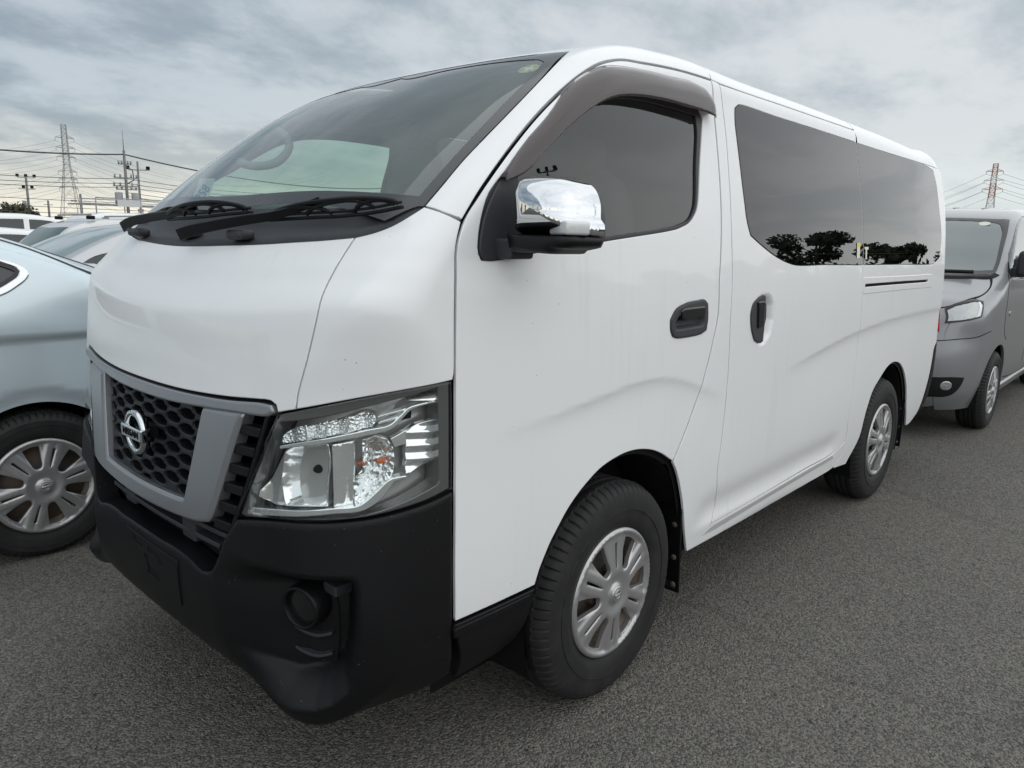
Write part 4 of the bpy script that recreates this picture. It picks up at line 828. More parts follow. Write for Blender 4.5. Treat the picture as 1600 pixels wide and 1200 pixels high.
# fog lamps
def fog(sg):
    c=np.array([-.942,sg*.618,.556]); d=np.array([-.93,sg*.25,-.05]); d/=np.linalg.norm(d)
    a=np.cross(d,[0,0,1.]);a/=np.linalg.norm(a);b=np.cross(a,d)
    def lat(prof,n=40):
        V=[];Fc=[];m_=len(prof)
        for j in range(n):
            t=2*math.pi*j/n
            for r_,h_ in prof: V.append(c+d*h_+(a*math.cos(t)+b*math.sin(t))*r_)
        for j in range(n):
            k=(j+1)%n
            for i in range(m_-1): Fc.append((j*m_+i,j*m_+i+1,k*m_+i+1,k*m_+i))
        return V,Fc
    o=MB().add(*lat([(.043,-.012),(.044,-.001),(.0465,.003),(.051,.002),(.0535,-.004),(.054,-.03),(.051,-.07),(.046,-.12)])).build('fog_lamp',MT['bumper'],V_,True)
    MB().add(*lat([(.0,-.004),(.03,-.006),(.044,-.011)])).build('fog_lamp_cover',MT['gloss'],o,True)
    t_=MB().box(c+np.array([.075,sg*.045,.045]),(.05,.05,.026)).build('fog_lamp_clip',MT['trim'],o); bevel(t_,.004)
    for z in (.485,.435): 
        q=P3(-.95,[(sg*.50,z+.018),(sg*.66,z+.003),(sg*.72,z+.010),(sg*.72,z+.004),(sg*.66,z-.004),(sg*.50,z+.011)])
        if sg>0: q=q[::-1]
        panel(van,'fog_recess_slat',q,ch=FR,m=MT['trim'],parent=bp_,h=.012,gap=0,r=.0015,depth=.03,off=-.078,drop=.5)
    q=P3(-.95,[(sg*.585,.615),(sg*.70,.615),(sg*.735,.58),(sg*.745,.45),(sg*.735,.405),(sg*.60,.43),(sg*.56,.50)]); q=q if sg<0 else q[::-1]
    panel(van,'fog_recess',q,ch=FR,m=MT['dark'],parent=bp_,h=.02,gap=0,r=.001,depth=0,off=-.094,drop=0)
fog(-1);fog(1)
# ---- head lamps
lens=panel(van,'headlight',LP['lamp'],ch=FR,m=MT['lens'],parent=V_,h=.02,gap=.001,r=.003,depth=.004,off=-.002)
hs_=LP['lamp']
MT['bezel']=mat('lamp_bezel_grey',(.085,.09,.087),.16,coat=1.0)
rim_in=np.array([[-.96,-.555,.985],[-.90,-.66,1.010],[-.80,-.765,1.045],[-.700,-.82,1.068],[-.697,-.82,.94],[-.697,-.82,.848],[-.78,-.80,.820],[-.88,-.735,.792],[-.96,-.62,.775],[-.998,-.490,.765],[-.985,-.500,.86]])
def lampset():
    out_=[]
    A=lambda *a,**k: out_.append(panel(van,*a,ch=FR,parent=lens,**k))
    A('lamp_housing',LP['lamp'],m=MT['lampdark'],h=.03,gap=.001,r=.002,depth=0,off=-.075,drop=0)
    A('lamp_bezel',LP['lamp'],[rim_in],m=MT['bezel'],h=.014,gap=(.001,0),r=.003,depth=.05,off=-.012,drop=.3)
    A('daytime_lamp',LP['lp_led'],m=MT['led'],h=.007,gap=.001,r=.002,depth=.03,lev=-.03,fn=lambda P,U: -.012*np.abs(np.cos(math.pi*(U[:,0]-.55)/.052))**3*(1-sst(.0,.004,0*U[:,0])))
    A('lamp_reflector',LP['lp_bowl'],m=MT['lampbright'],h=.008,gap=0,r=.003,depth=.02,lev=-.035,fn=lambda P,U: -.060*np.clip(1-((U[:,0]-.615)/.085)**2,0,1)**.7*sst(.0,.02,seg_dist(U,FR.to2(LP['lp_bowl'])))+.0015*np.sin(U[:,0]*300)*(U[:,1]>.86))
    A('indicator_reflector',LP['lp_turn'],m=MT['lampfacet'],h=.007,gap=0,r=.003,depth=.02,lev=-.035,fn=lambda P,U: -.045*sst(.0,.035,seg_dist(U,FR.to2(LP['lp_turn']))))
    A('lamp_fin',LP['lp_side'],m=MT['lampbright'],h=.006,gap=0,r=.002,depth=.02,lev=-.03,fn=lambda P,U:-.010*np.abs(np.sin(U[:,1]*math.pi/.030+U[:,0]*10)))
    A('lamp_ledge',LP['lp_ledge'],m=MT['lampbright'],h=.010,gap=0,r=.002,depth=.03,lev=-.018)
    for k,nm in enumerate(('lp_d1','lp_d2','lp_d3')): A('lamp_divider',LP[nm],m=MT['lampbright'],h=.01,gap=0,r=.0015,depth=.02,lev=-.024)
    A('lamp_wall',LP['lp_wall'],m=MT['lampbright'],h=.005,gap=0,r=.002,depth=.03,lev=-.028,fn=lambda P,U:-.004*np.abs(np.sin(U[:,0]*175))-.02*sst(.0,.05,U[:,0]-U[:,0].min()))
    A('lamp_wall',LP['lp_inner'],m=MT['lampbright'],h=.008,gap=0,r=.002,depth=.03,lev=-.035,fn=lambda P,U:-.02*sst(0,.03,U[:,0]-U[:,0].min()))
    for nm in ('lp_s1','lp_s2','lp_s5'): A('lamp_streak',LP[nm],m=MT['lampbright'],h=.012,gap=0,r=.0015,depth=.02,lev=-.026)
    A('lamp_strip',LP['lp_chromebar'],m=MT['lampbright'],h=.008,gap=0,r=.002,depth=.03,lev=-.018)
    return out_
LS=lampset()
def bulb(c,r_,m,nm):
    b_=MB(); V=[];Fc=[];n=14;m_=8
    for i in range(m_+1):
        for j in range(n): t=math.pi*i/m_;p=2*math.pi*j/n; V.append((c[0]+r_[0]*math.cos(t),c[1]+r_[1]*math.sin(t)*math.cos(p),c[2]+r_[2]*math.sin(t)*math.sin(p)))
    for i in range(m_):
        for j in range(n): Fc.append((i*n+j,i*n+(j+1)%n,(i+1)*n+(j+1)%n,(i+1)*n+j))
    return b_.add(V,Fc).build(nm,m,lens,True)
tc_=LP['lp_turn'].mean(0); nrm_=np.array([-.72,-.69,0])
for dz,dy in ((.018,-.012),(.012,.030)):
    LS.append(bulb(tc_+nrm_*-.025+np.array([dy*-.7,dy*.72,dz]),(.011,.0075,.0075),MT['amber'],'indicator_bulb'))
bc=LP['lp_bowl'].mean(0); LS.append(bulb(bc+nrm_*-.035+np.array([.02,-.02,0]),(.02,.011,.011),MT['dark'],'bulb_shield'))
lens2=mirrored(lens)
for o in LS: mirrored(o,parent=lens2)
# ---- door visor
def visor(sg):
    A=crom(np.array([[-.505,-.798,1.527],[-.388,-.777,1.634],[-.305,-.765,1.696],[-.206,-.750,1.774],[-.113,-.745,1.828],[-.038,-.745,1.856],[.039,-.747,1.868],[.153,-.752,1.876],[.289,-.755,1.880],[.43,-.757,1.882],[.477,-.761,1.872],[.497,-.765,1.85],[.504,-.771,1.80]]),6)
    B=crom(np.array([[-.512,-.833,1.520],[-.46,-.838,1.539],[-.38,-.832,1.597],[-.269,-.822,1.672],[-.151,-.814,1.736],[-.081,-.811,1.763],[.001,-.809,1.779],[.149,-.807,1.791],[.312,-.807,1.792],[.41,-.808,1.790],[.45,-.808,1.788],[.48,-.807,1.786],[.498,-.80,1.784]]),6)
    V=[];n=9;m_=len(A)
    for i in range(m_):
        for j in range(n):
            t=j/(n-1); p=A[i]*(1-t)+B[i]*t; bul=math.sin(math.pi*t**.7)*.014; V.append((p[0],sg*-(p[1]-bul-.002),p[2]+bul*.35))
    Fc=[(i*n+j,i*n+j+1,(i+1)*n+j+1,(i+1)*n+j) for i in range(m_-1) for j in range(n-1)]
    if sg<0: Fc=[f[::-1] for f in Fc]
    o=newobj('window_visor',V,Fc,MT['visor'],V_,True); md=o.modifiers.new('thick','SOLIDIFY'); md.thickness=.003; md.offset=0
visor(1);visor(-1)
bpy.data.objects['window_visor'].scale=(1,1,1)
# ---- door mirrors
def mirror(sg):
    def sq(u,v,e=.55):
        return np.sign(np.cos(u))*abs(np.cos(u))**e,np.sign(np.sin(u))*abs(np.sin(u))**e
    root=None
    # rounded head: outline in (y,z), domed towards the front
    out_l=np.array([(-.872,1.402),(-.869,1.46),(-.872,1.512),(-.886,1.530),(-.93,1.530),(-.990,1.520),(-1.024,1.503),(-1.040,1.472),(-1.044,1.435),(-1.052,1.428),(-1.053,1.402)])
    cap=smooth_loop(out_l,.008,50); nC=len(cap); cen=cap.mean(0)
    V=[];Fc=[];cs=[(-.440,1.0)]+[(-.458-.108*(1-q_**2.5)**(1/2.1),max(q_,.001)) for q_ in np.cos(np.linspace(.02,math.pi/2,26))]
    for x_,sc in cs:
        for p in cap: q=cen+(p-cen)*np.array([sc,sc]); V.append((x_+.10*(cen[1]*0+(-.96-q[0])),q[0],q[1]))
    for i in range(len(cs)-1):
        for j in range(nC): k=(j+1)%nC; Fc.append((i*nC+j,i*nC+k,(i+1)*nC+k,(i+1)*nC+j))
    V=np.array(V); V[:,1]*=-sg*1 if sg<0 else -1
    if sg<0: pass
    c1=newobj('door_mirror',V,Fc,MT['chrome'],V_,True)
    # dark rear shell and lower lip
    low_o=np.array([(-.862,1.385),(-.860,1.50),(-.870,1.524),(-.93,1.526),(-.99,1.514),(-1.020,1.496),(-1.032,1.468),(-1.040,1.43),(-1.040,1.392),(-1.032,1.375),(-1.01,1.370),(-.93,1.366),(-.88,1.372)])
    sh=smooth_loop(low_o,.01,50); n=len(sh); cc=sh.mean(0); V=[];Fc=[]
    lev=[(-.460,.94),(-.458,1.0),(-.435,1.0),(-.415,.97),(-.410,.90),(-.408,.0)]
    for x_,s_ in lev:
        for p in sh: q=cc+(p-cc)*s_; V.append((x_+.10*(-.96-q[0]),q[0],q[1]))
    for i in range(len(lev)-1):
        for j in range(n): k=(j+1)%n; Fc.append((i*n+j,i*n+k,(i+1)*n+k,(i+1)*n+j))
    Fc.append(tuple(range(n)))
    V=np.array(V); V[:,1]*=-1 if sg>0 else 1; V[:,1]*=-1; V[:,1]*=1
    c2=newobj('mirror_housing',V*np.array([1,1,1]),Fc,MT['trim'],c1,True)
    c1.data.transform(Matrix.Diagonal((1,1,1,1)))
    # chin in front of the shell
    ch_=smooth_loop(np.array([(-.866,1.404),(-1.050,1.400),(-1.056,1.392),(-1.045,1.376),(-1.02,1.373),(-1.01,1.364),(-.93,1.364),(-.875,1.372)]),.012,50)
    n=len(ch_); cc=ch_.mean(0); V=[];Fc=[]
    for x_,s_ in ((-.44,1.0),(-.525,.99),(-.55,.90),(-.557,.6)):
        for p in ch_: q=cc+(p-cc)*s_; V.append((x_,q[0],q[1]))
    for i in range(3):
        for j in range(n): k=(j+1)%n; Fc.append((i*n+j,i*n+k,(i+1)*n+k,(i+1)*n+j))
    Fc.append(tuple(3*n+j for j in range(n)))
    V=np.array(V)
    c3=newobj('mirror_chin',V,Fc,MT['bumper'],c1,True)
    ind=bevel(MB().box((-.508,-1.018,1.417),(.062,.070,.030),np.array([[.94,.34,0],[-.34,.94,0],[0,0,1]])).build('mirror_indicator',MT['lampfine'],c1),.006,3)
    foot=MB(); foot.add(*box((-.49,-.865,1.378),(.10,.11,.030))); foot.add(*box((-.50,-.845,1.362),(.08,.07,.03))); f_=bevel(foot.build('mirror_arm',MT['trim'],c1),.008,3)
    gl_=MB().box((-.411,-.945,1.445),(.004,.12,.10)).build('mirror_glass',MT['chrome'],c1)
    tri_=panel(van,'mirror_base',P3(0,[(0,0)])*0+0 if 0 else np.array([[-.505,-.81,1.524],[-.54,-.81,1.487],[-.570,-.81,1.437],[-.586,-.81,1.388],[-.588,-.81,1.36],[-.578,-.81,1.343],[-.55,-.81,1.341],[-.47,-.81,1.350],[-.42,-.81,1.358],[-.415,-.81,1.40],[-.44,-.81,1.47],[-.452,-.81,1.535]]),ch=SD,m=MT['trim'],parent=c1,h=.02,gap=.001,r=.005,depth=.02,off=.005)
    if sg>0:
        for o in [c1]+[c for c in c1.children]:
            o.data=o.data.copy(); o.data.transform(Matrix.Diagonal((1,-1,1,1))); o.data.flip_normals()
    return c1
def fixm(c1):
    pass
mirror(-1)
for o in ('door_mirror',):
    a=bpy.data.objects[o]; v=np.array([x.co[1] for x in a.data.vertices])
    if v.mean()>0: a.data.transform(Matrix.Diagonal((1,-1,1,1)))
a=bpy.data.objects['mirror_housing']
if np.mean([x.co[1] for x in a.data.vertices])>0: a.data.transform(Matrix.Diagonal((1,-1,1,1)))
c1=bpy.data.objects['door_mirror']
FOLD=Matrix.Translation((-.46,.85,0))@Matrix.Rotation(R(-78),4,'Z')@Matrix.Translation((.46,-.85,0))
q=c1.copy(); q.data=c1.data.copy(); q.data.transform(FOLD@Matrix.Diagonal((1,-1,1,1))); COL.objects.link(q)
for o in list(c1.children):
    z=o.copy(); z.data=o.data.copy(); z.data.transform((Matrix.Identity(4) if o.name.startswith('mirror_base') else FOLD)@Matrix.Diagonal((1,-1,1,1))); COL.objects.link(z); z.parent=q
# ---- wipers
def wiper(arm,arm2,blade):
    a=crom(np.array(arm),6); n=len(a); mb=MB(); w_=np.interp(np.linspace(0,1,n),[0,.12,.55,1],[.022,.024,.014,.007]); 
    V=[];Fc=[]
    for i in range(n):
        t=a[min(i+1,n-1)]-a[max(i-1,0)]; t/=np.linalg.norm(t); up=np.array([-.35,0,.94]); sd=np.cross(t,up); sd/=np.linalg.norm(sd); up=np.cross(sd,t); h_=.012*np.interp(i/n,[0,1],[1.3,.6])
        for (s_,k) in ((-1,-1),(-.8,1),(.8,1),(1,-1)): V.append(a[i]+sd*w_[i]*.46*s_+up*h_*k)
    for i in range(n-1):
        for j in range(4): k=(j+1)%4; Fc.append((i*4+j,i*4+k,(i+1)*4+k,(i+1)*4+j))
    Fc+=[(3,2,1,0),tuple((n-1)*4+j for j in range(4))]
    o=newobj('wiper',V,Fc,MT['bumper'],V_,True); bevel(o,.002,2,50)
    b=crom(np.array(blade),8); mb=MB(); mb.tube(b+np.array([0,0,.000]),.0045,6); mb.tube(b+np.array([-.004,0,.010]),.0035,6)
    m_=len(b)
    for f0,f1,lift in ((.02,.98,.030),(.05,.42,.018),(.58,.95,.018),(.25,.75,.026)):
        i0,i1=int(f0*(m_-1)),int(f1*(m_-1)); s_=b[i0:i1+1].copy(); t=np.linspace(0,1,len(s_)); s_+=np.outer(np.sin(math.pi*t)**.6*lift+.009,np.array([-.45,0,.9])); mb.tube(s_,.0052,6)
    mb.build('wiper_blade',MT['bumper'],o,True)
wiper([[-.864,.445,1.404],[-.866,.42,1.411],[-.866,.258,1.430],[-.868,.093,1.440],[-.866,-.0,1.452],[-.862,-.05,1.458]],None,[[-.862,.13,1.425],[-.866,.008,1.428],[-.858,-.091,1.432],[-.846,-.179,1.438],[-.830,-.279,1.443]])
wiper([[-.922,-.078,1.386],[-.917,-.105,1.393],[-.900,-.20,1.408],[-.870,-.33,1.425],[-.845,-.42,1.436],[-.812,-.48,1.455],[-.80,-.53,1.470]],None,[[-.836,-.37,1.424],[-.806,-.49,1.430],[-.772,-.605,1.436],[-.742,-.66,1.444],[-.712,-.716,1.456]])
for yy in (.34,-.275,.0):
    q=MB(); q.add(*box((-.862,yy,1.388),(.045,.07,.024))); o=bevel(q.build('cowl_stop',MT['trim'],cp),.010,3)
# ---- cab interior seen through the glass
dsh=MB(); 
prof=[(-.70,1.30),(-.72,1.380),(-.66,1.405),(-.58,1.425),(-.46,1.415),(-.40,1.37),(-.38,1.20),(-.38,.95),(-.70,.95)]
V=[(x,y,z) for y in (-.62,.62) for x,z in prof]; n=len(prof); Fc=[(i,(i+1)%n,n+(i+1)%n,n+i) for i in range(n)]+[tuple(range(n))[::-1],tuple(range(n,2*n))]
dsh.add(V,Fc); d_=bevel(dsh.build('dashboard',MT['dash'],V_),.02,3)
def humped(c,s,nm,m,par):
    b_=MB();V=[];Fc=[];n,m_=20,10
    for i in range(m_+1):
        for j in range(n):
            t=math.pi*i/m_;p=2*math.pi*j/n; f_=lambda a,e: math.copysign(abs(a)**e,a)
            V.append((c[0]+s[0]*f_(math.sin(t),.6)*f_(math.cos(p),.6),c[1]+s[1]*f_(math.cos(t),.6),c[2]+s[2]*f_(math.sin(t),.6)*f_(math.sin(p),.6)))
    for i in range(m_):
        for j in range(n): Fc.append((i*n+j,i*n+(j+1)%n,(i+1)*n+(j+1)%n,(i+1)*n+j))
    return b_.add(V,Fc).build(nm,m,par,True)
humped((-.50,.37,1.44),(.13,.19,.075),'instrument_hood',MT['dash'],V_)
humped((-.52,-.02,1.43),(.12,.16,.055),'centre_hood',MT['dash'],V_)
sw=[]; 
for t in np.linspace(0,2*math.pi,40,endpoint=False): 
    y=.37+.19*math.cos(t); s_=.19*math.sin(t); sw.append((-.27-s_*.55,y,1.33+s_*.83))
mb=MB().tube(sw,.014,8,closed=True); mb.tube([sw[0],(-.27,.37,1.32),sw[20]],.014,6); mb.tube([(-.27,.37,1.39),(-.38,.37,1.25)],.03,8); mb.build('steering_wheel',MT['trim'],V_,True)
for yy in (-.40,.40):
    st=humped((.30,yy,1.22),(.08,.24,.42),'seat',MT['cloth'],V_); humped((.27,yy,1.66),(.05,.13,.075),'headrest',MT['cloth'],st)
    humped((.05,yy,.92),(.30,.25,.09),'seat_cushion',MT['cloth'],st)
for dz in (0,): 
    gp=crom(np.array([(-.345,.700,1.655),(-.325,.655,1.640),(-.276,.635,1.642),(-.205,.635,1.672),(-.165,.640,1.73),(-.185,.655,1.772),(-.205,.690,1.785)]),6)
    MB().tube(gp,.016,10).build('grab_handle',MT['liner'],V_,True)
    gp2=gp.copy(); gp2[:,1]*=-1; MB().tube(gp2,.016,10).build('grab_handle',MT['liner'],V_,True)
MB().box((1.15,0,1.35),(.02,1.4,1.1)).build('bulkhead',MT['cloth'],V_)
pp=np.array([(-.533,.62,1.577),(-.477,.62,1.581),(-.523,.62,1.476),(-.578,.62,1.474)])
pa=newobj('price_sheet',np.vstack([pp,pp+np.array([0,.002,0])]),[(0,1,2,3),(7,6,5,4),(0,4,5,1),(1,5,6,2),(2,6,7,3),(3,7,4,0)],MT['paper'],V_,False)
mw=Matrix.Translation((-.528,.6165,1.527))@Matrix.Rotation(R(90),4,'X')@Matrix.Rotation(R(52),4,'Z')
text_mesh('258',.042,.0006,'sheet_number',MT['ink'],pa,mw)
# round inspection sticker inside the screen
sc_=np.array([-.172,-.592,1.852]); stn=van.grad(sc_[None])[0]; e1=np.cross(stn,[0,0,1.]);e1/=np.linalg.norm(e1);e2=np.cross(e1,stn)
def disc(r_,c,m,nm,par,r0=0,n=28,a0=0,a1=2*math.pi):
    ts=np.linspace(a0,a1,n); V=[c+(e1*math.cos(t)+e2*math.sin(t))*r_ for t in ts]+[c+(e1*math.cos(t)+e2*math.sin(t))*r0 for t in ts]
    return newobj(nm,V,[(i,i+1,n+i+1,n+i) for i in range(n-1)],m,par,False)
s1_=disc(.030,sc_-stn*.006,MT['stickw'],'inspection_sticker',ws)
for k in range(8): disc(.028,sc_-stn*.0045,MT['stick' if k%2 else 'yellow'],'sticker_segment',ws,.014,5,k*math.pi/4+.1,k*math.pi/4+.55)
# ---- running gear, floor, mud flaps
MB().box((1.45,0,.62),(4.2,1.16,.62)).build('floor_pan',MT['dark'],V_)
MB().box((1.28,0,.40),(1.4,1.5,.16)).build('floor_pan',MT['dark'],V_)
MB().box((1.2,0,1.0),(3.9,1.50,.02)).build('floor_pan',MT['dark'],V_)
MB().box((-.72,0,.62),(.22,1.30,.60)).build('front_crossmember',MT['dark'],V_)
def arch_liner(x0,s_):
    V=[];Fc=[];n=26
    for i in range(n):
        t=math.pi*(-.12+1.24*i/(n-1)); 
        for (y,r_) in ((.815,.418),(.80,.412),(.62,.42),(.52,.42)): V.append((x0+.03+r_*1.0*math.cos(t),s_*y,.345+r_*math.sin(t)))
    for i in range(n-1):
        for j in range(3): Fc.append((i*4+j,i*4+j+1,(i+1)*4+j+1,(i+1)*4+j))
    newobj('wheel_arch_liner',V,Fc,MT['dark'],V_,True)
    newobj('wheel_arch_wall',[(x0-.5,s_*.56,.1),(x0+.5,s_*.56,.1),(x0+.5,s_*.56,.85),(x0-.5,s_*.56,.85)],[(0,1,2,3)],MT['dark'],V_,False)
for x0 in (0,2.555):
    for s_ in (-1,1): arch_liner(x0,s_); wheel(V_,(x0,s_*.835,.336),s_,phase=(90 if x0==0 else 104))
def flap(x0,s_,h0,h1,w_=.22):
    V=[(x0,s_*.832,h1),(x0,s_*(.832-w_),h1),(x0+.03,s_*.825,h0),(x0+.03,s_*(.825-w_),h0)]; V+=[(a+.008,b,c) for a,b,c in V]
    o=newobj('mud_flap',V,[(0,1,3,2),(4,6,7,5),(0,2,6,4),(1,5,7,3),(2,3,7,6),(0,4,5,1)],MT['bumper'],V_,False); bevel(o,.003)
    for z in (.80,.42,.1): MB().add(*lathe([(0,.0),(.009,-.001),(.011,-.004)],10)).build('flap_screw',MT['steel'],o,True).matrix_world=Matrix.Translation((x0-.001+.02*(1-z),s_*.805,h0+(h1-h0)*z))@Matrix.Rotation(R(-90),4,'Z')
for s_ in (-1,1): flap(.395,s_,.175,.50); flap(3.00,s_,.20,.50)
# ---- tail
qe=np.array([[3.50,-.752,1.86],[3.575,-.72,1.80],[3.60,-.74,1.6],[3.615,-.76,1.3],[3.62,-.78,1.0],[3.615,-.79,.805]])
tgl=np.vstack([qe,[[3.68,-.4,.80],[3.69,0,.80]]]); topq=np.array([[3.64,0,1.84],[3.60,-.5,1.84]])
tgp=np.vstack([tgl[1:],mir(tgl[1:])[1:],[[3.60,.5,1.82],[3.62,0,1.83],[3.60,-.5,1.82]]])
rwin=P3(3.6,[(-.55,1.35),(-.52,1.72),(0,1.76),(.52,1.72),(.55,1.35),(0,1.33)])
tg=panel(van,'tailgate',tgp,[rwin],ch=RE,m=W,parent=V_,h=.04,gap=.003,r=.004)
panel(van,'rear_window',rwin,ch=RE,m=MT['glassP'],parent=tg,h=.05,gap=.001,r=.002,depth=0,off=-.004,drop=0)
rtop=np.array([[3.50,-.752,1.86],[3.575,-.72,1.80],[3.61,-.5,1.825],[3.62,0,1.83],[3.61,.5,1.825],[3.575,.72,1.80],[3.50,.752,1.86],[3.50,.70,1.9],[3.50,.5,1.93],[3.50,0,1.945],[3.50,-.5,1.93],[3.50,-.70,1.9]])
panel(van,'rear_roof_edge',rtop,ch=Par((-.7,0,-.7)),m=W,parent=V_,h=.03,gap=0,r=.001,depth=0,drop=0)
tl=np.array([[3.595,-.80,.86],[3.60,-.79,1.05],[3.59,-.780,1.24],[3.575,-.77,1.40],[3.63,-.66,1.40],[3.66,-.66,.86]])
q=panel(van,'tail_lamp',tl,ch=RE,m=MT['red'],parent=V_,h=.02,gap=-.004,r=.006,depth=.03,off=.022); mirrored(q)
rb=np.array([[3.695,0,.795],[3.68,-.4,.80],[3.62,-.785,.80],[3.555,-.83,.785],[3.51,-.835,.75],[3.49,-.835,.60],[3.45,-.83,.45],[3.37,-.815,.31],[3.50,-.72,.30],[3.63,-.4,.32],[3.65,0,.32]])
panel(van,'rear_bumper',np.vstack([rb,mir(rb)[1:-1]]),ch=RE,m=MT['bumper'],parent=V_,h=.03,gap=.001,r=.006,depth=.05,off=.004)
g=newobj('ground',[(-400,-400,0),(900,-400,0),(900,900,0),(-400,900,0)],[(0,1,2,3)],MT['dark'])
g['kind']='structure'
nt=None
def asphalt():
    global nt,N,Lk
    m=bpy.data.materials.new('asphalt'); m.use_nodes=True; nt=m.node_tree; N=nt.nodes.new; Lk=nt.links.new
    b=nt.nodes['Principled BSDF']; b.inputs['Roughness'].default_value=.82; b.inputs['Specular IOR Level'].default_value=.35
    tc=N('ShaderNodeTexCoord').outputs['Object']
    def noise(s,d=4,r=.55,dist=0):
        n=N('ShaderNodeTexNoise'); Lk(tc,n.inputs['Vector']); n.inputs['Scale'].default_value=s; n.inputs['Detail'].default_value=d; n.inputs['Roughness'].default_value=r; n.inputs['Distortion'].default_value=dist; return n.outputs[0]
    def vor(s,f='F1',rnd=1):
        n=N('ShaderNodeTexVoronoi'); n.feature=f; Lk(tc,n.inputs['Vector']); n.inputs['Scale'].default_value=s; n.inputs['Randomness'].default_value=rnd; return n
    big=ramp(noise(.55,6,.6),.33,.68); mid=ramp(noise(2.2,6,.6),.3,.72); fine=noise(45,5,.7)
    v1=vor(165); v2=vor(90); v3=vor(34)
    base=mix(big,(.080,.079,.074),(.150,.139,.118))
    base=mix(mth('MULTIPLY',mid,.5),base,(.112,.106,.090))
    stone=mix(ramp(v1.outputs['Color'],.15,.9),(.040,.041,.042),(.245,.230,.200))
    base=mix(.62,base,stone)
    pale=mth('MULTIPLY',ramp(v3.outputs['Distance'],.16,.10),ramp(v3.outputs['Color'],.72,.78)); base=mix(pale,base,(.30,.28,.25))
    moss=mth('MULTIPLY',ramp(noise(1.1,7,.7,.6),.60,.72),ramp(fine,.42,.6)); base=mix(mth('MULTIPLY',moss,.45),base,(.075,.085,.040))
    pits=mth('MULTIPLY',ramp(noise(38,3,.6),.38,.29),.85); base=mix(pits,base,(.022,.022,.024))
    cr=N('ShaderNodeTexVoronoi'); cr.feature='DISTANCE_TO_EDGE'; cr.inputs['Scale'].default_value=.22
    wv=N('ShaderNodeMapping'); Lk(tc,wv.inputs[0]); nn=N('ShaderNodeTexNoise'); Lk(tc,nn.inputs['Vector']); nn.inputs['Scale'].default_value=2.; nn.inputs['Detail'].default_value=6
    ad=N('ShaderNodeVectorMath'); ad.operation='MULTIPLY_ADD'; Lk(nn.outputs[1],ad.inputs[0]); ad.inputs[1].default_value=(.5,.5,0); Lk(tc,ad.inputs[2]); Lk(ad.outputs[0],cr.inputs['Vector'])
    crack=ramp(cr.outputs['Distance'],.006,.0015); base=mix(mth('MULTIPLY',crack,.16),base,(.02,.02,.02))
    Lk(base,b.inputs['Base Color'])
    h=mth('ADD',mth('MULTIPLY',v1.outputs['Distance'],-1.0),mth('MULTIPLY',v2.outputs['Distance'],-.5)); h=mth('ADD',h,mth('MULTIPLY',noise(38,3,.6),1.5)); h=mth('SUBTRACT',h,mth('MULTIPLY',crack,.3))
    bp=N('ShaderNodeBump'); bp.inputs['Strength'].default_value=1.; bp.inputs['Distance'].default_value=.0055; Lk(h,bp.inputs['Height']); Lk(bp.outputs[0],b.inputs['Normal'])
    return m
g.data.materials.clear(); g.data.materials.append(asphalt())

g_=np.random.default_rng(4); V=[];Fc=[]
for i in range(900):
    r_=g_.random(); x=-2.2+7*g_.random()**1.3; y=-4+4.5*g_.random(); s_=.003+.006*g_.random()**3
    if -1.1<x<3.7 and abs(y)<.8: continue
    b_=len(V); a0=g_.random()*6.28
    for k in range(6): a=a0+k*math.pi/3; q_=s_*(.7+.5*g_.random()); V.append((x+q_*math.cos(a),y+q_*math.sin(a),.0005))
    for k in range(4): a=a0+.5+k*math.pi/2; q_=s_*.55; V.append((x+q_*math.cos(a),y+q_*math.sin(a),s_*.8))
    V.append((x,y,s_*.95))
    for k in range(6): Fc.append((b_+k,b_+(k+1)%6,b_+6+int(k*4/6+.5)%4))
    for k in range(4): Fc.append((b_+6+k,b_+6+(k+1)%4,b_+10)); Fc.append((b_+6+(k+1)%4,b_+6+k,b_+int(k*1.5+1)%6))
pb=newobj('pebbles',V,Fc,mat('pebble',(.20,.19,.17),.85,vary=(30,.8,(.10,.10,.10))),None,False); tag(pb,'small pale grit and pebbles scattered over the asphalt around the white van','pebbles'); pb['kind']='stuff'

# ------------------------------------------------------------------ other cars: shared body recipe
def car_body(prof,ys,zs,xs_taper=(0,0),Kr=.10,front_k=.22,bowf=.16,bowr=.10,crown=.06,arch=(),flare=.0,crease=None,shoulder=None):
    P=np.array(prof); x0,x1=P[:,0].min(),P[:,0].max()
    def warp(x,ay,z):
        wf=1-sst(x0+.1,x0+1.7,x); wr=sst(x1-1.2,x1-.1,x)
        return x-wf*bowf*ay**2*(1+.4*ay**2)+wr*bowr*ay**2, z+crown*ay**2*sst(.75,1.2,z)
    def Y(x,z):
        y=tab(z,zs,ys)-.05*(1-sst(x0,x0+.9,x))-.035*sst(x1-.9,x1,x)
        if crease is not None:
            zc,amp,wd=crease; s_=zc+.03*(x-1.3)*.3-z; y=y-amp*np.where(s_>0,sst(0,.03,s_)*(1-sst(.03,wd,s_)),0)
        for ax in arch:
            rr_=np.hypot(x-ax,z-.31); y=y-flare*(1-sst(.385,.435,rr_))
        return y
    def Kf(x,z):
        a=tab(z,[.2,.7,1.0,1.3,2],[front_k,front_k,.12,Kr,Kr]); w_=sst(x0+.5,x0+1.2,x)*(1-sst(x1-.6,x1-.2,x)*.0); return a*(1-w_)+w_*Kr
    return Body(prof,warp=warp,Y=Y,K=Kf,h=.02,blur=1)

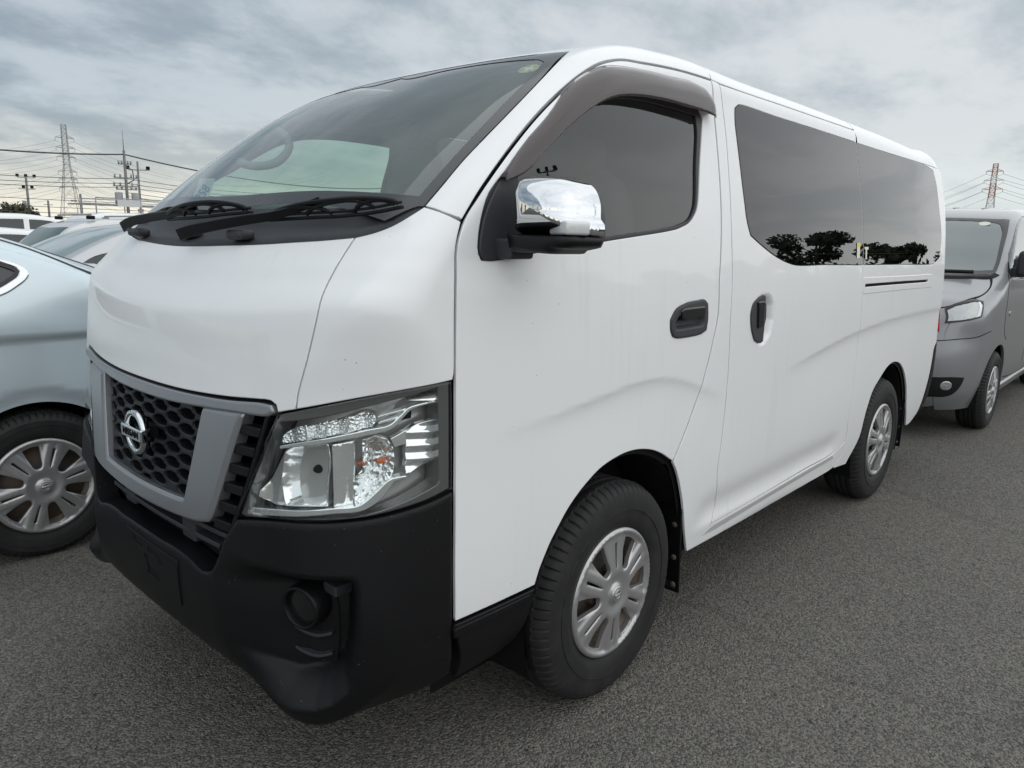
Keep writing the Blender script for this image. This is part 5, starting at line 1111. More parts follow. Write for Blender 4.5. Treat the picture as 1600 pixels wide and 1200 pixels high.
NV_ROOT=(4.94,-.115,0.)
NV_BODY=dict(prof=[(-.74,.21),(-.79,.30),(-.805,.48),(-.795,.66),(-.765,.80),(-.72,.93),(-.66,1.0),(-.50,1.065),(-.30,1.13),(-.10,1.20),(.28,1.46),(.60,1.66),(.80,1.715),(1.2,1.748),(2.2,1.765),(3.1,1.745),(3.44,1.70),(3.52,1.5),(3.57,1.0),(3.57,.45),(3.5,.25)],
 ys=[.78,.825,.845,.8475,.835,.80,.745,.70],zs=[.2,.35,.6,.95,1.12,1.35,1.62,1.8],Kr=.085,front_k=.24,bowf=.15,crown=.05,arch=(0,2.725),flare=0.)
SD_ROOT=(-3.485,2.32,0.)
SD_BODY=dict(prof=[(-.78,.24),(-.87,.4),(-.86,.58),(-.78,.72),(-.3,.88),(.15,.97),(.38,1.04),(.8,1.27),(1.15,1.43),(1.5,1.485),(2.0,1.485),(2.35,1.45),(2.56,1.385),(2.95,1.25),(3.2,1.16),(3.42,1.10),(3.60,1.065),(3.67,.98),(3.70,.6),(3.66,.35),(3.5,.24)],
 ys=[.78,.835,.85,.85,.825,.74,.66],zs=[.2,.45,.7,.97,1.1,1.3,1.45],Kr=.07,front_k=.25,bowf=.18,bowr=.14,crown=.07,arch=(0,2.6),flare=.012,crease=(.95,.014,.30))

LC={k:np.array(v) for k,v in {'ws':[[0.557,-0.238,1.637],[0.562,-0.434,1.632],[0.572,-0.616,1.625],[0.588,-0.692,1.62],[0.427,-0.716,1.515],[0.272,-0.731,1.401],[0.096,-0.745,1.257],[0.022,-0.741,1.207],[-0.024,-0.719,1.184],[-0.072,-0.615,1.175],[-0.134,-0.455,1.167]],
'ws_in':[[0.515,-0.253,1.615],[0.518,-0.446,1.608],[0.521,-0.568,1.601],[0.497,-0.647,1.58],[0.437,-0.677,1.535],[0.277,-0.702,1.413],[0.12,-0.72,1.282],[0.043,-0.719,1.225],[0.017,-0.65,1.219],[-0.049,-0.431,1.207]],
'hood_edge':[[-0.136,-0.45,1.167],[-0.072,-0.615,1.175],[-0.033,-0.71,1.18],[-0.06,-0.739,1.163],[-0.125,-0.754,1.134],[-0.246,-0.76,1.087],[-0.372,-0.745,1.051],[-0.494,-0.696,1.025],[-0.577,-0.64,0.997],[-0.623,-0.588,0.971]],
'lamp':[[-0.642,-0.577,0.953],[-0.673,-0.601,0.895],[-0.687,-0.599,0.857],[-0.652,-0.681,0.87],[-0.591,-0.747,0.887],[-0.522,-0.788,0.905],[-0.495,-0.786,0.953],[-0.473,-0.783,0.975],[-0.432,-0.769,1.01],[-0.486,-0.716,1.023],[-0.544,-0.676,1.009],[-0.597,-0.622,0.986]],
'bumpline':[[-0.718,-0.596,0.734],[-0.653,-0.696,0.749],[-0.552,-0.775,0.76],[-0.434,-0.816,0.782],[-0.313,-0.827,0.793]],
'fog':[[-0.741,-0.592,0.469],[-0.668,-0.698,0.475],[-0.6,-0.752,0.47],[-0.607,-0.745,0.43],[-0.63,-0.723,0.375],[-0.651,-0.697,0.342],[-0.688,-0.652,0.324],[-0.732,-0.582,0.321]],
'foglamp':[[-0.698,-0.661,0.41]],
'handle':[[0.199,-0.848,0.894]],
'doorseam':[[0.839,-0.678,1.691],[0.657,-0.695,1.643],[0.435,-0.724,1.515],[0.283,-0.743,1.401],[0.195,-0.762,1.323],[0.112,-0.793,1.233]],
'sidewin':[[0.753,-0.74,1.62],[0.573,-0.748,1.564],[0.413,-0.765,1.461]],
'qframe':[[2.548,-0.755,1.268],[2.576,-0.759,1.261],[2.609,-0.766,1.246],[2.633,-0.775,1.226],[2.638,-0.784,1.205],[2.624,-0.793,1.186],[2.586,-0.804,1.158],[2.546,-0.813,1.134],[2.519,-0.818,1.123]],
'qglass':[[2.545,-0.761,1.255],[2.568,-0.766,1.245],[2.596,-0.772,1.232],[2.605,-0.778,1.22],[2.597,-0.785,1.203],[2.559,-0.797,1.176],[2.526,-0.805,1.157]],
'line_in':[[2.574,-0.675,1.343],[2.646,-0.688,1.317],[2.716,-0.712,1.285],[2.787,-0.738,1.249],[2.841,-0.756,1.221],[2.887,-0.767,1.199]]}.items()}
MT['glassO']=mat('dark_window_glass',(.030,.040,.042),.04,spec=.6)
MT['glassT']=mat('teal_windscreen',(.085,.115,.12),.04,spec=.8,coat=1.0)
MT['glassL']=mat('green_windscreen',(.16,.22,.20),.04,spec=.8,coat=1.0)
MT['glassK']=mat('dark_green_windscreen',(.035,.075,.062),.08,spec=.35)
MT['lampfar']=mat('clear_lamp',(.40,.42,.42),.22,metal=.6,coat=1.0,bump=(40,.5,.01))
def wrap(body,prof,m,parent,kk=.07,ds=.05,nf=9,na=5,name='body_shell',zmin=.26):
    C=crom(prof,10,True); d=np.concatenate([[0],np.cumsum(np.linalg.norm(np.diff(np.vstack([C,C[:1]]),axis=0),axis=1))]); L_=d[-1]; s=np.arange(0,L_,ds)
    C2=np.vstack([C,C[:1]]); Q=np.stack([np.interp(s,d,C2[:,0]),np.interp(s,d,C2[:,1])],-1)
    if area2(Q)>0: Q=Q[::-1]
    # starts at the lower front, runs up and over to the lower rear
    i0=np.argmin(Q[:,0]+2*Q[:,1]); Q=np.roll(Q,-i0,0)
    Q=Q[(Q[:,1]>zmin)]
    T=np.gradient(Q,axis=0); 
    for _ in range(2): T[1:-1]=(T[:-2]+T[1:-1]+T[2:])/3
    T/=np.linalg.norm(T,axis=1)[:,None]; n=np.stack([-T[:,1],T[:,0]],-1)      # outward for clockwise order
    In=Q-n*kk
    O=[];D=[];cols=0
    yi=body.Y(In[:,0],In[:,1])-kk
    rows=[]
    for i in range(len(Q)):
        r_=[]
        for sg in (-1,):
            for a in np.linspace(90,0,na): r_.append((In[i,0],sg*yi[i],In[i,1],math.cos(R(a))*n[i,0],sg*math.sin(R(a)),math.cos(R(a))*n[i,1]))
        for t in np.linspace(-1,1,nf)[1:-1]: r_.append((In[i,0],t*yi[i],In[i,1],n[i,0],0,n[i,1]))
        for a in np.linspace(0,90,na): r_.append((In[i,0],yi[i],In[i,1],math.cos(R(a))*n[i,0],math.sin(R(a)),math.cos(R(a))*n[i,1]))
        rows.append(r_)
    A=np.array(rows); nr,nc=A.shape[:2]; A=A.reshape(-1,6); O=A[:,:3]+A[:,3:]*.45; D=-A[:,3:]
    P,ok=body.cast(O,D,0,.75,50); bad=~ok; P[bad]=A[bad,:3]
    N_=body.grad(P,.008); Fc=[(i*nc+j,i*nc+j+1,(i+1)*nc+j+1,(i+1)*nc+j) for i in range(nr-1) for j in range(nc-1)]
    a,b,c=P[[f[0] for f in Fc]],P[[f[1] for f in Fc]],P[[f[2] for f in Fc]]; fl=(np.cross(b-a,c-a)*N_[[f[0] for f in Fc]]).sum(1)<0
    Fc=[f[::-1] if q else f for f,q in zip(Fc,fl)]
    return newobj(name,P,Fc,m,parent,True,N_),In
def side_loop(In,arch,Ra=.375,zb=.215,zc=.31):
    P=In[In[:,1]>zb+.05]; P=P[::3]; xf,xr=P[0,0],P[-1,0]
    bot=[]
    for ax in sorted(arch,reverse=True):
        a0=math.asin((zb-zc)/Ra); 
        bot+= [(ax+Ra*math.cos(t),zc+Ra*math.sin(t)) for t in np.linspace(a0,math.pi-a0,17)]
    bot=[(xr-.05,zb)]*(xr-.05>bot[0][0]+.05)+bot+[(xf+.05,zb)]*(xf+.05<bot[-1][0]-.05)
    return np.vstack([P,bot])
def s3(L_): L_=np.array(L_,float); return np.stack([L_[:,0],0*L_[:,0]-.8,L_[:,1]],-1)
def toponto(body,L_):
    L_=np.array(L_,float); O=np.stack([L_[:,0],L_[:,1],np.full(len(L_),3.)],-1); P,ok=body.cast(O,np.tile([0,0,-1.],(len(L_),1)),0,3,80); return P
def common(t,body,prof,paint,arch,h,wins,ws,rg,zmin=.26,glass=('glassO','glassO'),Rw=.31,rc=.19,phase=80,detail=False,hw=.835,W_=.185,zc=.31,ra=.375,lamps=True,ds=.05,Ls=None):
    sh,In=wrap(body,prof,MT[paint],t,ds=ds,zmin=zmin,nf=7 if not detail else 13,na=5 if not detail else 7)
    sl_=Ls if Ls is not None else side_loop(In,arch,ra,zc=zc)
    for sg in (-1,1):
        p_=panel(body,'side_panel',s3(sl_),[s3(w_) for w_ in wins],ch=Side(-1),m=MT[paint],parent=t,h=h,gap=(-.004,0),r=.002 if detail else .004,depth=.02,rh=h*.8) if sg<0 else mirrored(p_)
    for w_ in wins:
        g_=panel(body,'side_window',s3(w_),ch=Side(-1),m=MT[glass[1]],parent=t,h=h*1.5,gap=.0,r=.003,depth=0,off=-.004,drop=0,rh=h); mirrored(g_)
    if ws is not None:
        L_=toponto(body,ws); panel(body,'windscreen',L_,ch=Par((.55,0,-.83)),m=MT[glass[0]],parent=t,h=h*2,gap=0,r=.004,depth=.006,off=.004,rh=h)
    if rg is not None:
        L_=toponto(body,rg); panel(body,'rear_window',L_,ch=Par((-.55,0,-.83)),m=MT[glass[0]],parent=t,h=h*2,gap=0,r=.004,depth=.006,off=.004,rh=h)
    for ax in arch:
        for sg in (-1,1):
            wheel(t,(ax,sg*hw,Rw),sg,Rt=Rw+.006,W=W_,rc=rc,phase=phase,detail=detail)
            V=[];Fc=[];n=20
            for i in range(n):
                a=math.pi*(-.1+1.2*i/(n-1))
                for (y,r_) in ((hw-.03,ra+.012),(hw-.30,ra+.012)): V.append((ax+r_*math.cos(a),sg*y,zc+r_*math.sin(a)))
            for i in range(n-1): Fc.append((i*2,i*2+1,i*2+3,i*2+2))
            newobj('wheel_arch_liner',V,Fc,MT['dark'],t,True)
    x0,x1=np.array(prof)[:,0].min(),np.array(prof)[:,0].max()
    MB().box(((x0+x1)/2,0,.42),(x1-x0-.5,1.0,.40)).build('floor_pan',MT['dark'],t)
    return sh,In
def small_mirror(t,x,y,z,m):
    for sg in (-1,1):
        o=bevel(MB().box((x,sg*(y+.09),z),(.10,.19,.13)).build('door_mirror',m,t),.03,3); MB().box((x+.0,sg*(y+.0),z-.05),(.06,.10,.03)).build('mirror_arm',MT['trim'],o)
# ---------------- grey van behind
t=thing('parked_van','grey compact van parked nose-in right behind the white van','van',NV_ROOT,0)
nv=car_body(**NV_BODY)
NVW=[[(.115,1.215),(.30,1.40),(.46,1.52),(.62,1.61),(.76,1.655),(1.12,1.655),(1.14,1.60),(1.13,1.19),(1.08,1.165),(.40,1.15),(.15,1.165)],[(1.28,1.60),(1.26,1.20),(1.30,1.18),(2.2,1.20),(2.24,1.24),(2.22,1.60),(2.18,1.64),(1.32,1.645)],[(2.36,1.62),(2.38,1.22),(3.30,1.24),(3.36,1.30),(3.28,1.56),(3.2,1.60)]]
sh,In=common(t,nv,NV_BODY['prof'],'grey',(0,2.725),.035,NVW,None,[(3.46,-.60),(3.46,.60),(3.52,.62),(3.52,-.62)] if 0 else None,Rw=.305,rc=.190,phase=72,detail=True,hw=.835,ds=.035,ra=.36,zmin=.20)
def half(k,cx0=None): L_=LC[k]; return L_
wsl=LC['ws']; tp_=[p for p in wsl[:3]]
wl=np.vstack([[[.545,0,1.64]],wsl[:9],[[-.155,-.25,1.162],[-.165,0,1.16]]]) ; wfull=np.vstack([wl,mir(wl)[1:-1]])
wi=LC['ws_in']; wil=np.vstack([[[.50,0,1.62]],wi[:9],[[-.085,-.25,1.205],[-.095,0,1.20]]]); wif=np.vstack([wil,mir(wil)[1:-1]])
WP=Par((.6,0,-.8))
o=panel(nv,'windscreen',wfull,ch=WP,m=MT['glassT'],parent=t,h=.06,gap=0,r=.003,depth=.004,off=.003,rh=.03)
panel(nv,'windscreen_border',wfull,[wif],ch=WP,m=MT['frit'],parent=o,h=.04,gap=0,r=.002,depth=0,off=.005,rh=.03,drop=0)
he=LC['hood_edge']; FC=Cyl(.2,.9,-1)
cw_=np.vstack([[[-.150,0,1.172]],[[-.140,-.25,1.174]],wsl[8:11][::-1],wsl[7:8]]); cwf=np.vstack([mir(cw_)[:-1],cw_]); strip_on(nv,WP,cwf,.07,.005,'cowl_panel',MT['bumper'],t)
for k,(a,nm) in {'he':(np.vstack([he[3:],[[-.66,-.50,.955],[-.70,-.3,.945]]]),'bonnet_gap'),'bl':(np.vstack([LC['bumpline'][::-1],[[-.76,-.4,.725],[-.79,0,.715]]]),'bumper_gap')}.items():
    o=strip_on(nv,FC,a,.006,.0015,nm,MT['dark'],t); mirrored(o)
ll=LC['lamp']; o=panel(nv,'headlight',ll,ch=FC,m=MT['lampfar'],parent=t,h=.02,gap=0,r=.006,depth=.01,off=.004,rh=.015); mirrored(o)
q=ll.mean(0); 
o2=panel(nv,'lamp_corner',np.array([ll[4],ll[5],ll[6],ll[7],ll[8]*.6+ll[9]*.4,ll[8]*.3+ll[9]*.7,(ll[6]+ll[2])/2*.4+ll[6]*.6]),ch=FC,m=MT['white'],parent=o,h=.02,gap=.004,r=.004,depth=.006,off=.008,rh=.015); mirrored(o2)
o2=panel(nv,'lamp_edge',ll,[inset(FC.to2(ll) if area2(FC.to2(ll))>0 else FC.to2(ll)[::-1],.012)[0]],ch=FC,m=MT['gloss'],parent=o,h=.02,gap=0,r=.002,depth=0,off=.009,rh=.015,drop=0)
fg=LC['fog']; fgl=np.vstack([fg,[[-.76,-.50,.31],[-.765,-.45,.33],[-.765,-.45,.47]]]); o=panel(nv,'fog_recess',fgl,ch=FC,m=MT['bumper'],parent=t,h=.02,gap=0,r=.004,depth=.01,off=.004,rh=.02); mirrored(o)
fl_=LC['foglamp'][0]; u=FC.to2(fl_[None])[0]; c_=np.array([(u[0]+.034*math.cos(a),u[1]+.034*math.sin(a)) for a in np.linspace(0,2*math.pi,20,endpoint=False)])
o=panel(nv,'fog_lamp',c_,ch=FC,m=MT['lampfar'],parent=t,h=.01,gap=0,r=.008,depth=.02,off=.010,rh=.008); mirrored(o)
gr=P3(-.77,[(-.40,.90),(-.36,.78),(0,.77),(.36,.78),(.40,.90),(0,.93)]); o=panel(nv,'radiator_grille',gr,ch=FC,m=MT['trim'],parent=t,h=.03,gap=0,r=.006,depth=.01,off=.004)
panel(nv,'grille_badge',P3(-.78,[(-.06,.88),(-.06,.82),(.06,.82),(.06,.88)]),ch=FC,m=MT['chrome'],parent=o,h=.02,gap=0,r=.004,depth=.01,off=.014)
lg=P3(-.8,[(-.38,.60),(-.34,.36),(.34,.36),(.38,.60)]); panel(nv,'lower_grille',lg,ch=FC,m=MT['trim'],parent=t,h=.03,gap=0,r=.006,depth=.01,off=.003)
ds_=LC['doorseam']; 
for a in ([(.11,1.20),(.06,1.05),(.05,.86),(.10,.75),(.20,.69)],[(1.20,1.68),(1.19,1.0),(1.20,.42)],[(2.30,1.66),(2.30,1.1),(2.27,.72)],[(.42,.36),(.8,.33),(2.2,.33)]):
    o=strip_on(nv,Side(-1),s3(a),.007,.0012,'door_gap',MT['dark'],t); mirrored(o)
o=panel(nv,'sill_moulding',s3([(.42,.30),(.42,.275),(2.25,.275),(2.25,.30)]),ch=Side(-1),m=MT['silver'],parent=t,h=.05,gap=0,r=.004,depth=.01,off=.012); mirrored(o)
for x in (.98,1.45):
    o=panel(nv,'door_handle',s3([(x,1.02),(x,.985),(x+.17,.985),(x+.17,1.02)]),ch=Side(-1),m=MT['grey'],parent=t,h=.02,gap=0,r=.006,depth=.03,off=.025); mirrored(o)
hd_=LC['handle'][0]; c_=[(hd_[0]+.018*math.cos(a),hd_[2]+.018*math.sin(a)) for a in np.linspace(0,2*math.pi,14,endpoint=False)]
o=panel(nv,'side_repeater',s3(c_),ch=Side(-1),m=MT['lampfar'],parent=t,h=.01,gap=0,r=.004,depth=.01,off=.008,rh=.008); mirrored(o)
for sg in (-1,1):
    o=bevel(MB().box((.25,sg*.93,1.28),(.10,.17,.20)).build('door_mirror',MT['trim'],t),.035,3); MB().box((.30,sg*.83,1.21),(.10,.10,.07)).build('mirror_arm',MT['trim'],o)
for (a,b) in (((-.11,-.62,1.20),(-.155,.1,1.195)),((-.13,-.05,1.195),(-.05,.55,1.215))):
    a=np.array(a);b=np.array(b); pp_=np.array([a*(1-s_)+b*s_+np.array([0.02,0,.012]) for s_ in np.linspace(0,1,9)]); pp_[:,0]+=.05*(pp_[:,1]**2)*.6-.01
    o=MB().tube(pp_,.016,6).build('wiper',MT['bumper'],t,True)
for yy in (-.42,-.2,.2,.42):
    pp_=toponto(nv,[(x,yy) for x in np.linspace(.95,3.2,12)]); MB().tube(pp_+np.array([0,0,-.003]),.012,6).build('roof_rib',MT['grey'],t,True)
cc=np.array([.483,-.54,0]); P_=toponto(nv,[cc[:2]]); 
V=[tuple(P_[0]+np.array([.030*math.cos(a)*.6,.042*math.sin(a),.010+.030*math.cos(a)*.55])) for a in np.linspace(0,2*math.pi,16,endpoint=False)]; newobj('inspection_sticker',V,[tuple(range(16))],MT['stickw'],t,False)
# ---------------- silver-blue saloon on the far side
t=thing('parked_saloon','silver blue saloon with silver wheel covers beside the white van','car',SD_ROOT,0)
sd=car_body(**SD_BODY)
qg=LC['qglass'][:,[0,2]]; qf=LC['qframe'][:,[0,2]]
win2=np.vstack([[(1.95,1.375),(2.25,1.335),(2.42,1.295)],qg,[(2.40,1.115),(2.0,1.075),(1.80,1.07)]])
wf=np.vstack([[(1.80,1.40),(2.10,1.375),(2.33,1.330),(2.46,1.300)],qf,[(2.40,1.085),(2.0,1.045),(1.80,1.04)]])
win1=[(.62,1.06),(1.02,1.26),(1.28,1.36),(1.70,1.385),(1.74,1.37),(1.72,1.06),(1.60,1.04),(.80,1.02)]
sh,In=common(t,sd,SD_BODY['prof'],'silverblue',(0,2.6),.032,[win2,win1],[(.45,-.62),(.28,0),(.45,.62),(1.15,.50),(1.06,0),(1.15,-.50)],[(2.42,-.44),(2.36,0),(2.42,.44),(3.18,.50),(3.28,0),(3.18,-.50)],Rw=.315,rc=.206,phase=72,detail=True,hw=.835,zc=.315,ra=.368,ds=.035)
o=panel(sd,'window_frame',s3(wf),[s3(win2)],ch=Side(-1),m=MT['chrome'],parent=t,h=.02,gap=(0,.001),r=.006,depth=.01,off=.006,rh=.016); mirrored(o)
sl_=panel(sd,'window_seal',s3(win2),[s3(inset(win2 if area2(win2)>0 else win2[::-1],.014)[0])],ch=Side(-1),m=MT['seal'],parent=t,h=.02,gap=(0,0),r=.002,depth=0,off=.001,rh=.016,drop=0); mirrored(sl_)
li=LC['line_in']; DS=Par((.1,.7,-.7))
lo_=np.vstack([[[2.30,-.625,1.41],[2.45,-.652,1.385]],li,[[2.95,-.77,1.17],[3.15,-.775,1.10]]])
def gut(P): return P
o=strip_on(sd,DS,lo_,.010,.0020,'roof_drip_moulding',MT['seal'],t); mirrored(o)
lo2=lo_+np.array([0,.012,.006]); o=strip_on(sd,DS,lo2,.012,.006,'roof_drip_edge',MT['silverblue'],t); mirrored(o)
for a in ([(1.76,1.04),(1.78,.7),(1.74,.30)],[(.70,1.02),(.66,.7),(.68,.3)],[(3.02,.60),(3.3,.585),(3.6,.58)]):
    o=strip_on(sd,Side(-1),s3(a),.005,.0012,'door_gap',MT['dark'],t); mirrored(o)
tl_=[(3.50,-.66),(3.50,-.66)]
o=panel(sd,'tail_lamp',np.array([[3.35,-.80,1.03],[3.30,-.82,.90],[3.55,-.74,.84],[3.70,-.50,.86],[3.68,-.48,1.0]]),ch=Cyl(2.7,.8,1),m=MT['red'],parent=t,h=.03,gap=0,r=.006,depth=.01,off=.006); mirrored(o)
o=panel(sd,'headlight',np.array([[-.55,-.76,.78],[-.45,-.78,.70],[-.70,-.62,.62],[-.82,-.42,.60],[-.80,-.38,.70]]),ch=Cyl(.2,.8,-1),m=MT['lampfar'],parent=t,h=.03,gap=0,r=.006,depth=.01,off=.006); mirrored(o)
panel(sd,'radiator_grille',P3(-.86,[(-.34,.66),(-.28,.48),(.28,.48),(.34,.66)]),ch=Cyl(.2,.8,-1),m=MT['trim'],parent=t,h=.04,gap=0,r=.006,depth=.01,off=.004)
small_mirror(t,.75,.84,1.06,MT['silverblue'])
# ---------------- further cars
def far_car(name,label,cat,paint,loc,rz,kind,glass=('glassL','glassO')):
    t=thing(name,label,cat,loc,rz)
    S=dict(
     hatch=dict(prof=[(-.80,.24),(-.88,.4),(-.86,.6),(-.74,.76),(-.25,.92),(.10,1.02),(.5,1.23),(.95,1.41),(1.4,1.47),(1.9,1.475),(2.5,1.42),(3.0,1.30),(3.35,1.17),(3.46,1.0),(3.5,.6),(3.44,.3),(3.3,.22)],ys=[.76,.82,.84,.84,.81,.70,.63],zs=[.2,.45,.7,.95,1.08,1.3,1.45],arch=(0,2.68),
       w=[[(.35,1.02),(.62,1.19),(.74,1.22),(.74,1.03)],[(.80,1.03),(.80,1.235),(1.2,1.36),(1.62,1.39),(1.66,1.05)],[(1.74,1.05),(1.72,1.385),(2.3,1.34),(2.62,1.26),(2.66,1.12),(2.4,1.07)]],ws=[(.22,-.64),(.04,0),(.22,.64),(1.0,.52),(.92,0),(1.0,-.52)],rg=[(2.7,-.5),(2.7,.5),(3.25,.52),(3.25,-.52)]),
     kei=dict(prof=[(-.62,.24),(-.68,.4),(-.67,.65),(-.60,.86),(-.25,1.0),(.02,1.08),(.30,1.32),(.52,1.50),(.75,1.575),(1.3,1.60),(2.2,1.59),(2.62,1.55),(2.72,1.40),(2.80,1.0),(2.82,.5),(2.74,.26)],ys=[.70,.735,.74,.735,.715,.66,.62],zs=[.2,.4,.7,1.0,1.15,1.4,1.55],arch=(0,2.43),
       w=[[(.16,1.10),(.42,1.34),(.50,1.37),(.50,1.10)],[(.56,1.09),(.56,1.40),(.70,1.47),(1.28,1.485),(1.30,1.07)],[(1.38,1.07),(1.36,1.485),(2.02,1.48),(2.02,1.09)],[(2.10,1.10),(2.10,1.48),(2.50,1.46),(2.60,1.16),(2.5,1.12)]],ws=[(.06,-.58),(-.04,0),(.06,.58),(.52,.52),(.47,0),(.52,-.52)],rg=None),
     wagon=dict(prof=[(-.86,.24),(-.92,.4),(-.90,.62),(-.80,.80),(-.2,.93),(.22,1.0),(.62,1.24),(1.0,1.43),(1.35,1.49),(2.0,1.505),(2.9,1.48),(3.35,1.42),(3.58,1.10),(3.64,.8),(3.64,.4),(3.5,.22)],ys=[.76,.83,.845,.845,.82,.73,.67],zs=[.2,.45,.7,.95,1.08,1.3,1.47],arch=(0,2.65),
       w=[[(.52,1.04),(.95,1.28),(1.15,1.37),(1.55,1.40),(1.58,1.05)],[(1.66,1.05),(1.64,1.405),(2.38,1.395),(2.42,1.06)],[(2.50,1.07),(2.48,1.39),(3.12,1.34),(3.30,1.18),(3.2,1.10)]],ws=[(.36,-.64),(.22,0),(.36,.64),(.98,.54),(.92,0),(.98,-.54)],rg=None),
     boxvan=dict(prof=[(-.30,.26),(-.46,.4),(-.47,.7),(-.42,.98),(-.22,1.10),(.02,1.46),(.16,1.66),(.42,1.76),(1.2,1.80),(2.4,1.79),(2.85,1.74),(2.92,1.5),(2.95,.9),(2.95,.4),(2.8,.26)],ys=[.70,.735,.74,.735,.72,.68,.66],zs=[.2,.4,.7,1.0,1.25,1.5,1.75],arch=(.05,2.40),
       w=[[(.02,1.12),(.16,1.40),(.30,1.58),(.90,1.60),(.92,1.10)],[(1.02,1.12),(1.02,1.60),(1.78,1.60),(1.78,1.12)],[(1.90,1.12),(1.90,1.60),(2.68,1.58),(2.72,1.14)]],ws=[(-.20,-.58),(-.28,0),(-.20,.58),(.13,.54),(.09,0),(.13,-.54)],rg=None))[kind]
    prof=[tuple(p) for p in S['prof']]
    b=car_body(prof,S['ys'],S['zs'],arch=S['arch'],Kr=.07,bowf=.14,bowr=.08)
    hw=max(S['ys'])-.012
    sh,In=common(t,b,prof,paint,S['arch'],.07,[np.array(w_) for w_ in S['w']],S['ws'],S['rg'],glass=glass,Rw=.29,rc=.18,hw=hw,zc=.30,ra=.34,ds=.07)
    x0=min(p[0] for p in prof); C_=Cyl(.2,.8,-1)
    o=panel(b,'headlight',np.array([[x0+.42,-hw+.05,.90],[x0+.40,-hw+.04,.76],[x0+.12,-.50,.68],[x0+.12,-.44,.80]]),ch=C_,m=MT['lampfar'],parent=t,h=.05,gap=0,r=.006,depth=.01,off=.006); mirrored(o)
    x1=max(p[0] for p in prof); o=panel(b,'tail_lamp',np.array([[x1-.22,-hw+.03,1.05],[x1-.20,-hw+.02,.80],[x1-.03,-.60,.80],[x1-.06,-.58,1.05]]),ch=Cyl(x1-.9,.8,1),m=MT['red'],parent=t,h=.05,gap=0,r=.006,depth=.01,off=.006); mirrored(o)
    small_mirror(t,S['w'][0][0][0]+.18,hw-.02,S['w'][0][0][1]+.06,MT[paint])
    return t
far_car('parked_hatchback','silver sloping-roof hatchback parked just beyond the silver blue saloon','car','silver',(-.32,5.0,0),0,'hatch')
kt=far_car('parked_kei_wagon','pale upright wagon with green-tinted windscreen and black roof rack feet','car','pearl',(.66,8.15,0),0,'kei',('glassK','glassO')); kt.scale=(1,1,.955)
for x in (.75,1.30,1.85,2.35):
    for s_ in (-.56,.56): bevel(MB().box((x,s_,1.60),(.09,.05,.045)).build('roof_rack_foot',MT['dark'],kt),.012)
    MB().tube([(x,-.58,1.635),(x,.58,1.635)],.010,8).build('roof_rack_bar',MT['galv'],kt,True)
far_car('parked_car','white low saloon with dark side windows at left edge behind the silver blue car','car','white',(-1.45,10.9,0),0,'wagon',('glassL','glassO')).scale=(1,1,.935)
far_car('parked_estate','white estate car farthest in the left rows, long window band','car','white',(4.3,15.4,0),math.pi,'wagon').scale=(1.05,1.0,1.11)
bt_=far_car('parked_box_van','white small van carrying a ladder frame on its roof','van','white',(4.2,17.6,0),0,'boxvan')
lr=MB()
for s_ in (-.45,.45): lr.tube([(.2,s_,1.98),(2.9,s_,1.98)],.018,6)
for x in np.linspace(.25,2.85,9): lr.tube([(x,-.45,1.98),(x,.45,1.98)],.014,6)
lr.build('roof_ladder',MT['galv'],bt_,True)
fr_=MB()
for x in (.5,1.5,2.5):
    for s_ in (-.5,.5): fr_.tube([(x,s_,1.76),(x,s_,2.12)],.015,6)
for s_ in (-.5,.5): fr_.tube([(.5,s_,2.12),(2.5,s_,2.12)],.015,6)
fr_.build('roof_carrier',MT['galv'],bt_,True); MB().box((1.25,-.5,2.02),(.55,.02,.16)).build('carrier_board',MT['towwhite'],bt_)

# ------------------------------------------------------------------ pylons, poles, wires, trees
CAMP=np.array((-1.7721,-2.0159,1.3940))
def at(az,dist,z=0.): return np.array([CAMP[0]+dist*math.cos(R(az)),CAMP[1]+dist*math.sin(R(az)),z])
def pylon(name,label,loc,H,wb,wt,arms,rz,mats,rad):
    t=thing(name,label,'pylon',tuple(loc),rz)
    def wd(z): 
        q=z/H; return wb+(wt-wb)*min(1,(q/.62)**.8) if q<.62 else wt*(1-.25*(q-.62)/.38)
    zs=[0]; 
    while zs[-1]<H*.97: zs.append(min(H,zs[-1]+max(1.6,wd(zs[-1])*.9)))
    nb=len(mats)
    groups={m:MB() for m in mats}
    def mm(z): return mats[int(z/H*7.99)%len(mats)] if len(mats)>1 else mats[0]
    for a,b in zip(zs[:-1],zs[1:]):
        g_=groups[mm((a+b)/2)]; wa,w2=wd(a)/2,wd(b)/2
        A=[np.array([x*wa,y*wa,a]) for x,y in ((-1,-1),(1,-1),(1,1),(-1,1))];B=[np.array([x*w2,y*w2,b]) for x,y in ((-1,-1),(1,-1),(1,1),(-1,1))]
        for k in range(4):
            j=(k+1)%4; g_.tube([A[k],B[k]],rad,4); g_.tube([A[k],B[j]],rad*.55,3); g_.tube([A[j],B[k]],rad*.55,3); g_.tube([B[k],B[j]],rad*.55,3)
    for i,m in enumerate(groups): groups[m].build('lattice_tower',MT[m],t)
    tips=[]
    for z,L_ in arms:
        g_=MB()
        for s_ in (-1,1):
            tip=np.array([0,s_*L_,z]); w_=wd(z)/2
            for x in (-w_,w_): g_.tube([np.array([x,s_*w_,z]),tip],rad*.8,4); g_.tube([np.array([x,s_*w_,z+L_*.28]),tip],rad*.6,3)
            g_.tube([tip,tip-np.array([0,0,1.4])],rad*.8,4); tips.append(tip-np.array([0,0,1.4]))
        g_.build('cross_arm',MT[mm(z)],t)
    Mx=Matrix.Translation(Vector(loc))@Matrix.Rotation(rz,4,'Z')
    return t,[np.array(Mx@Vector(q)) for q in tips]
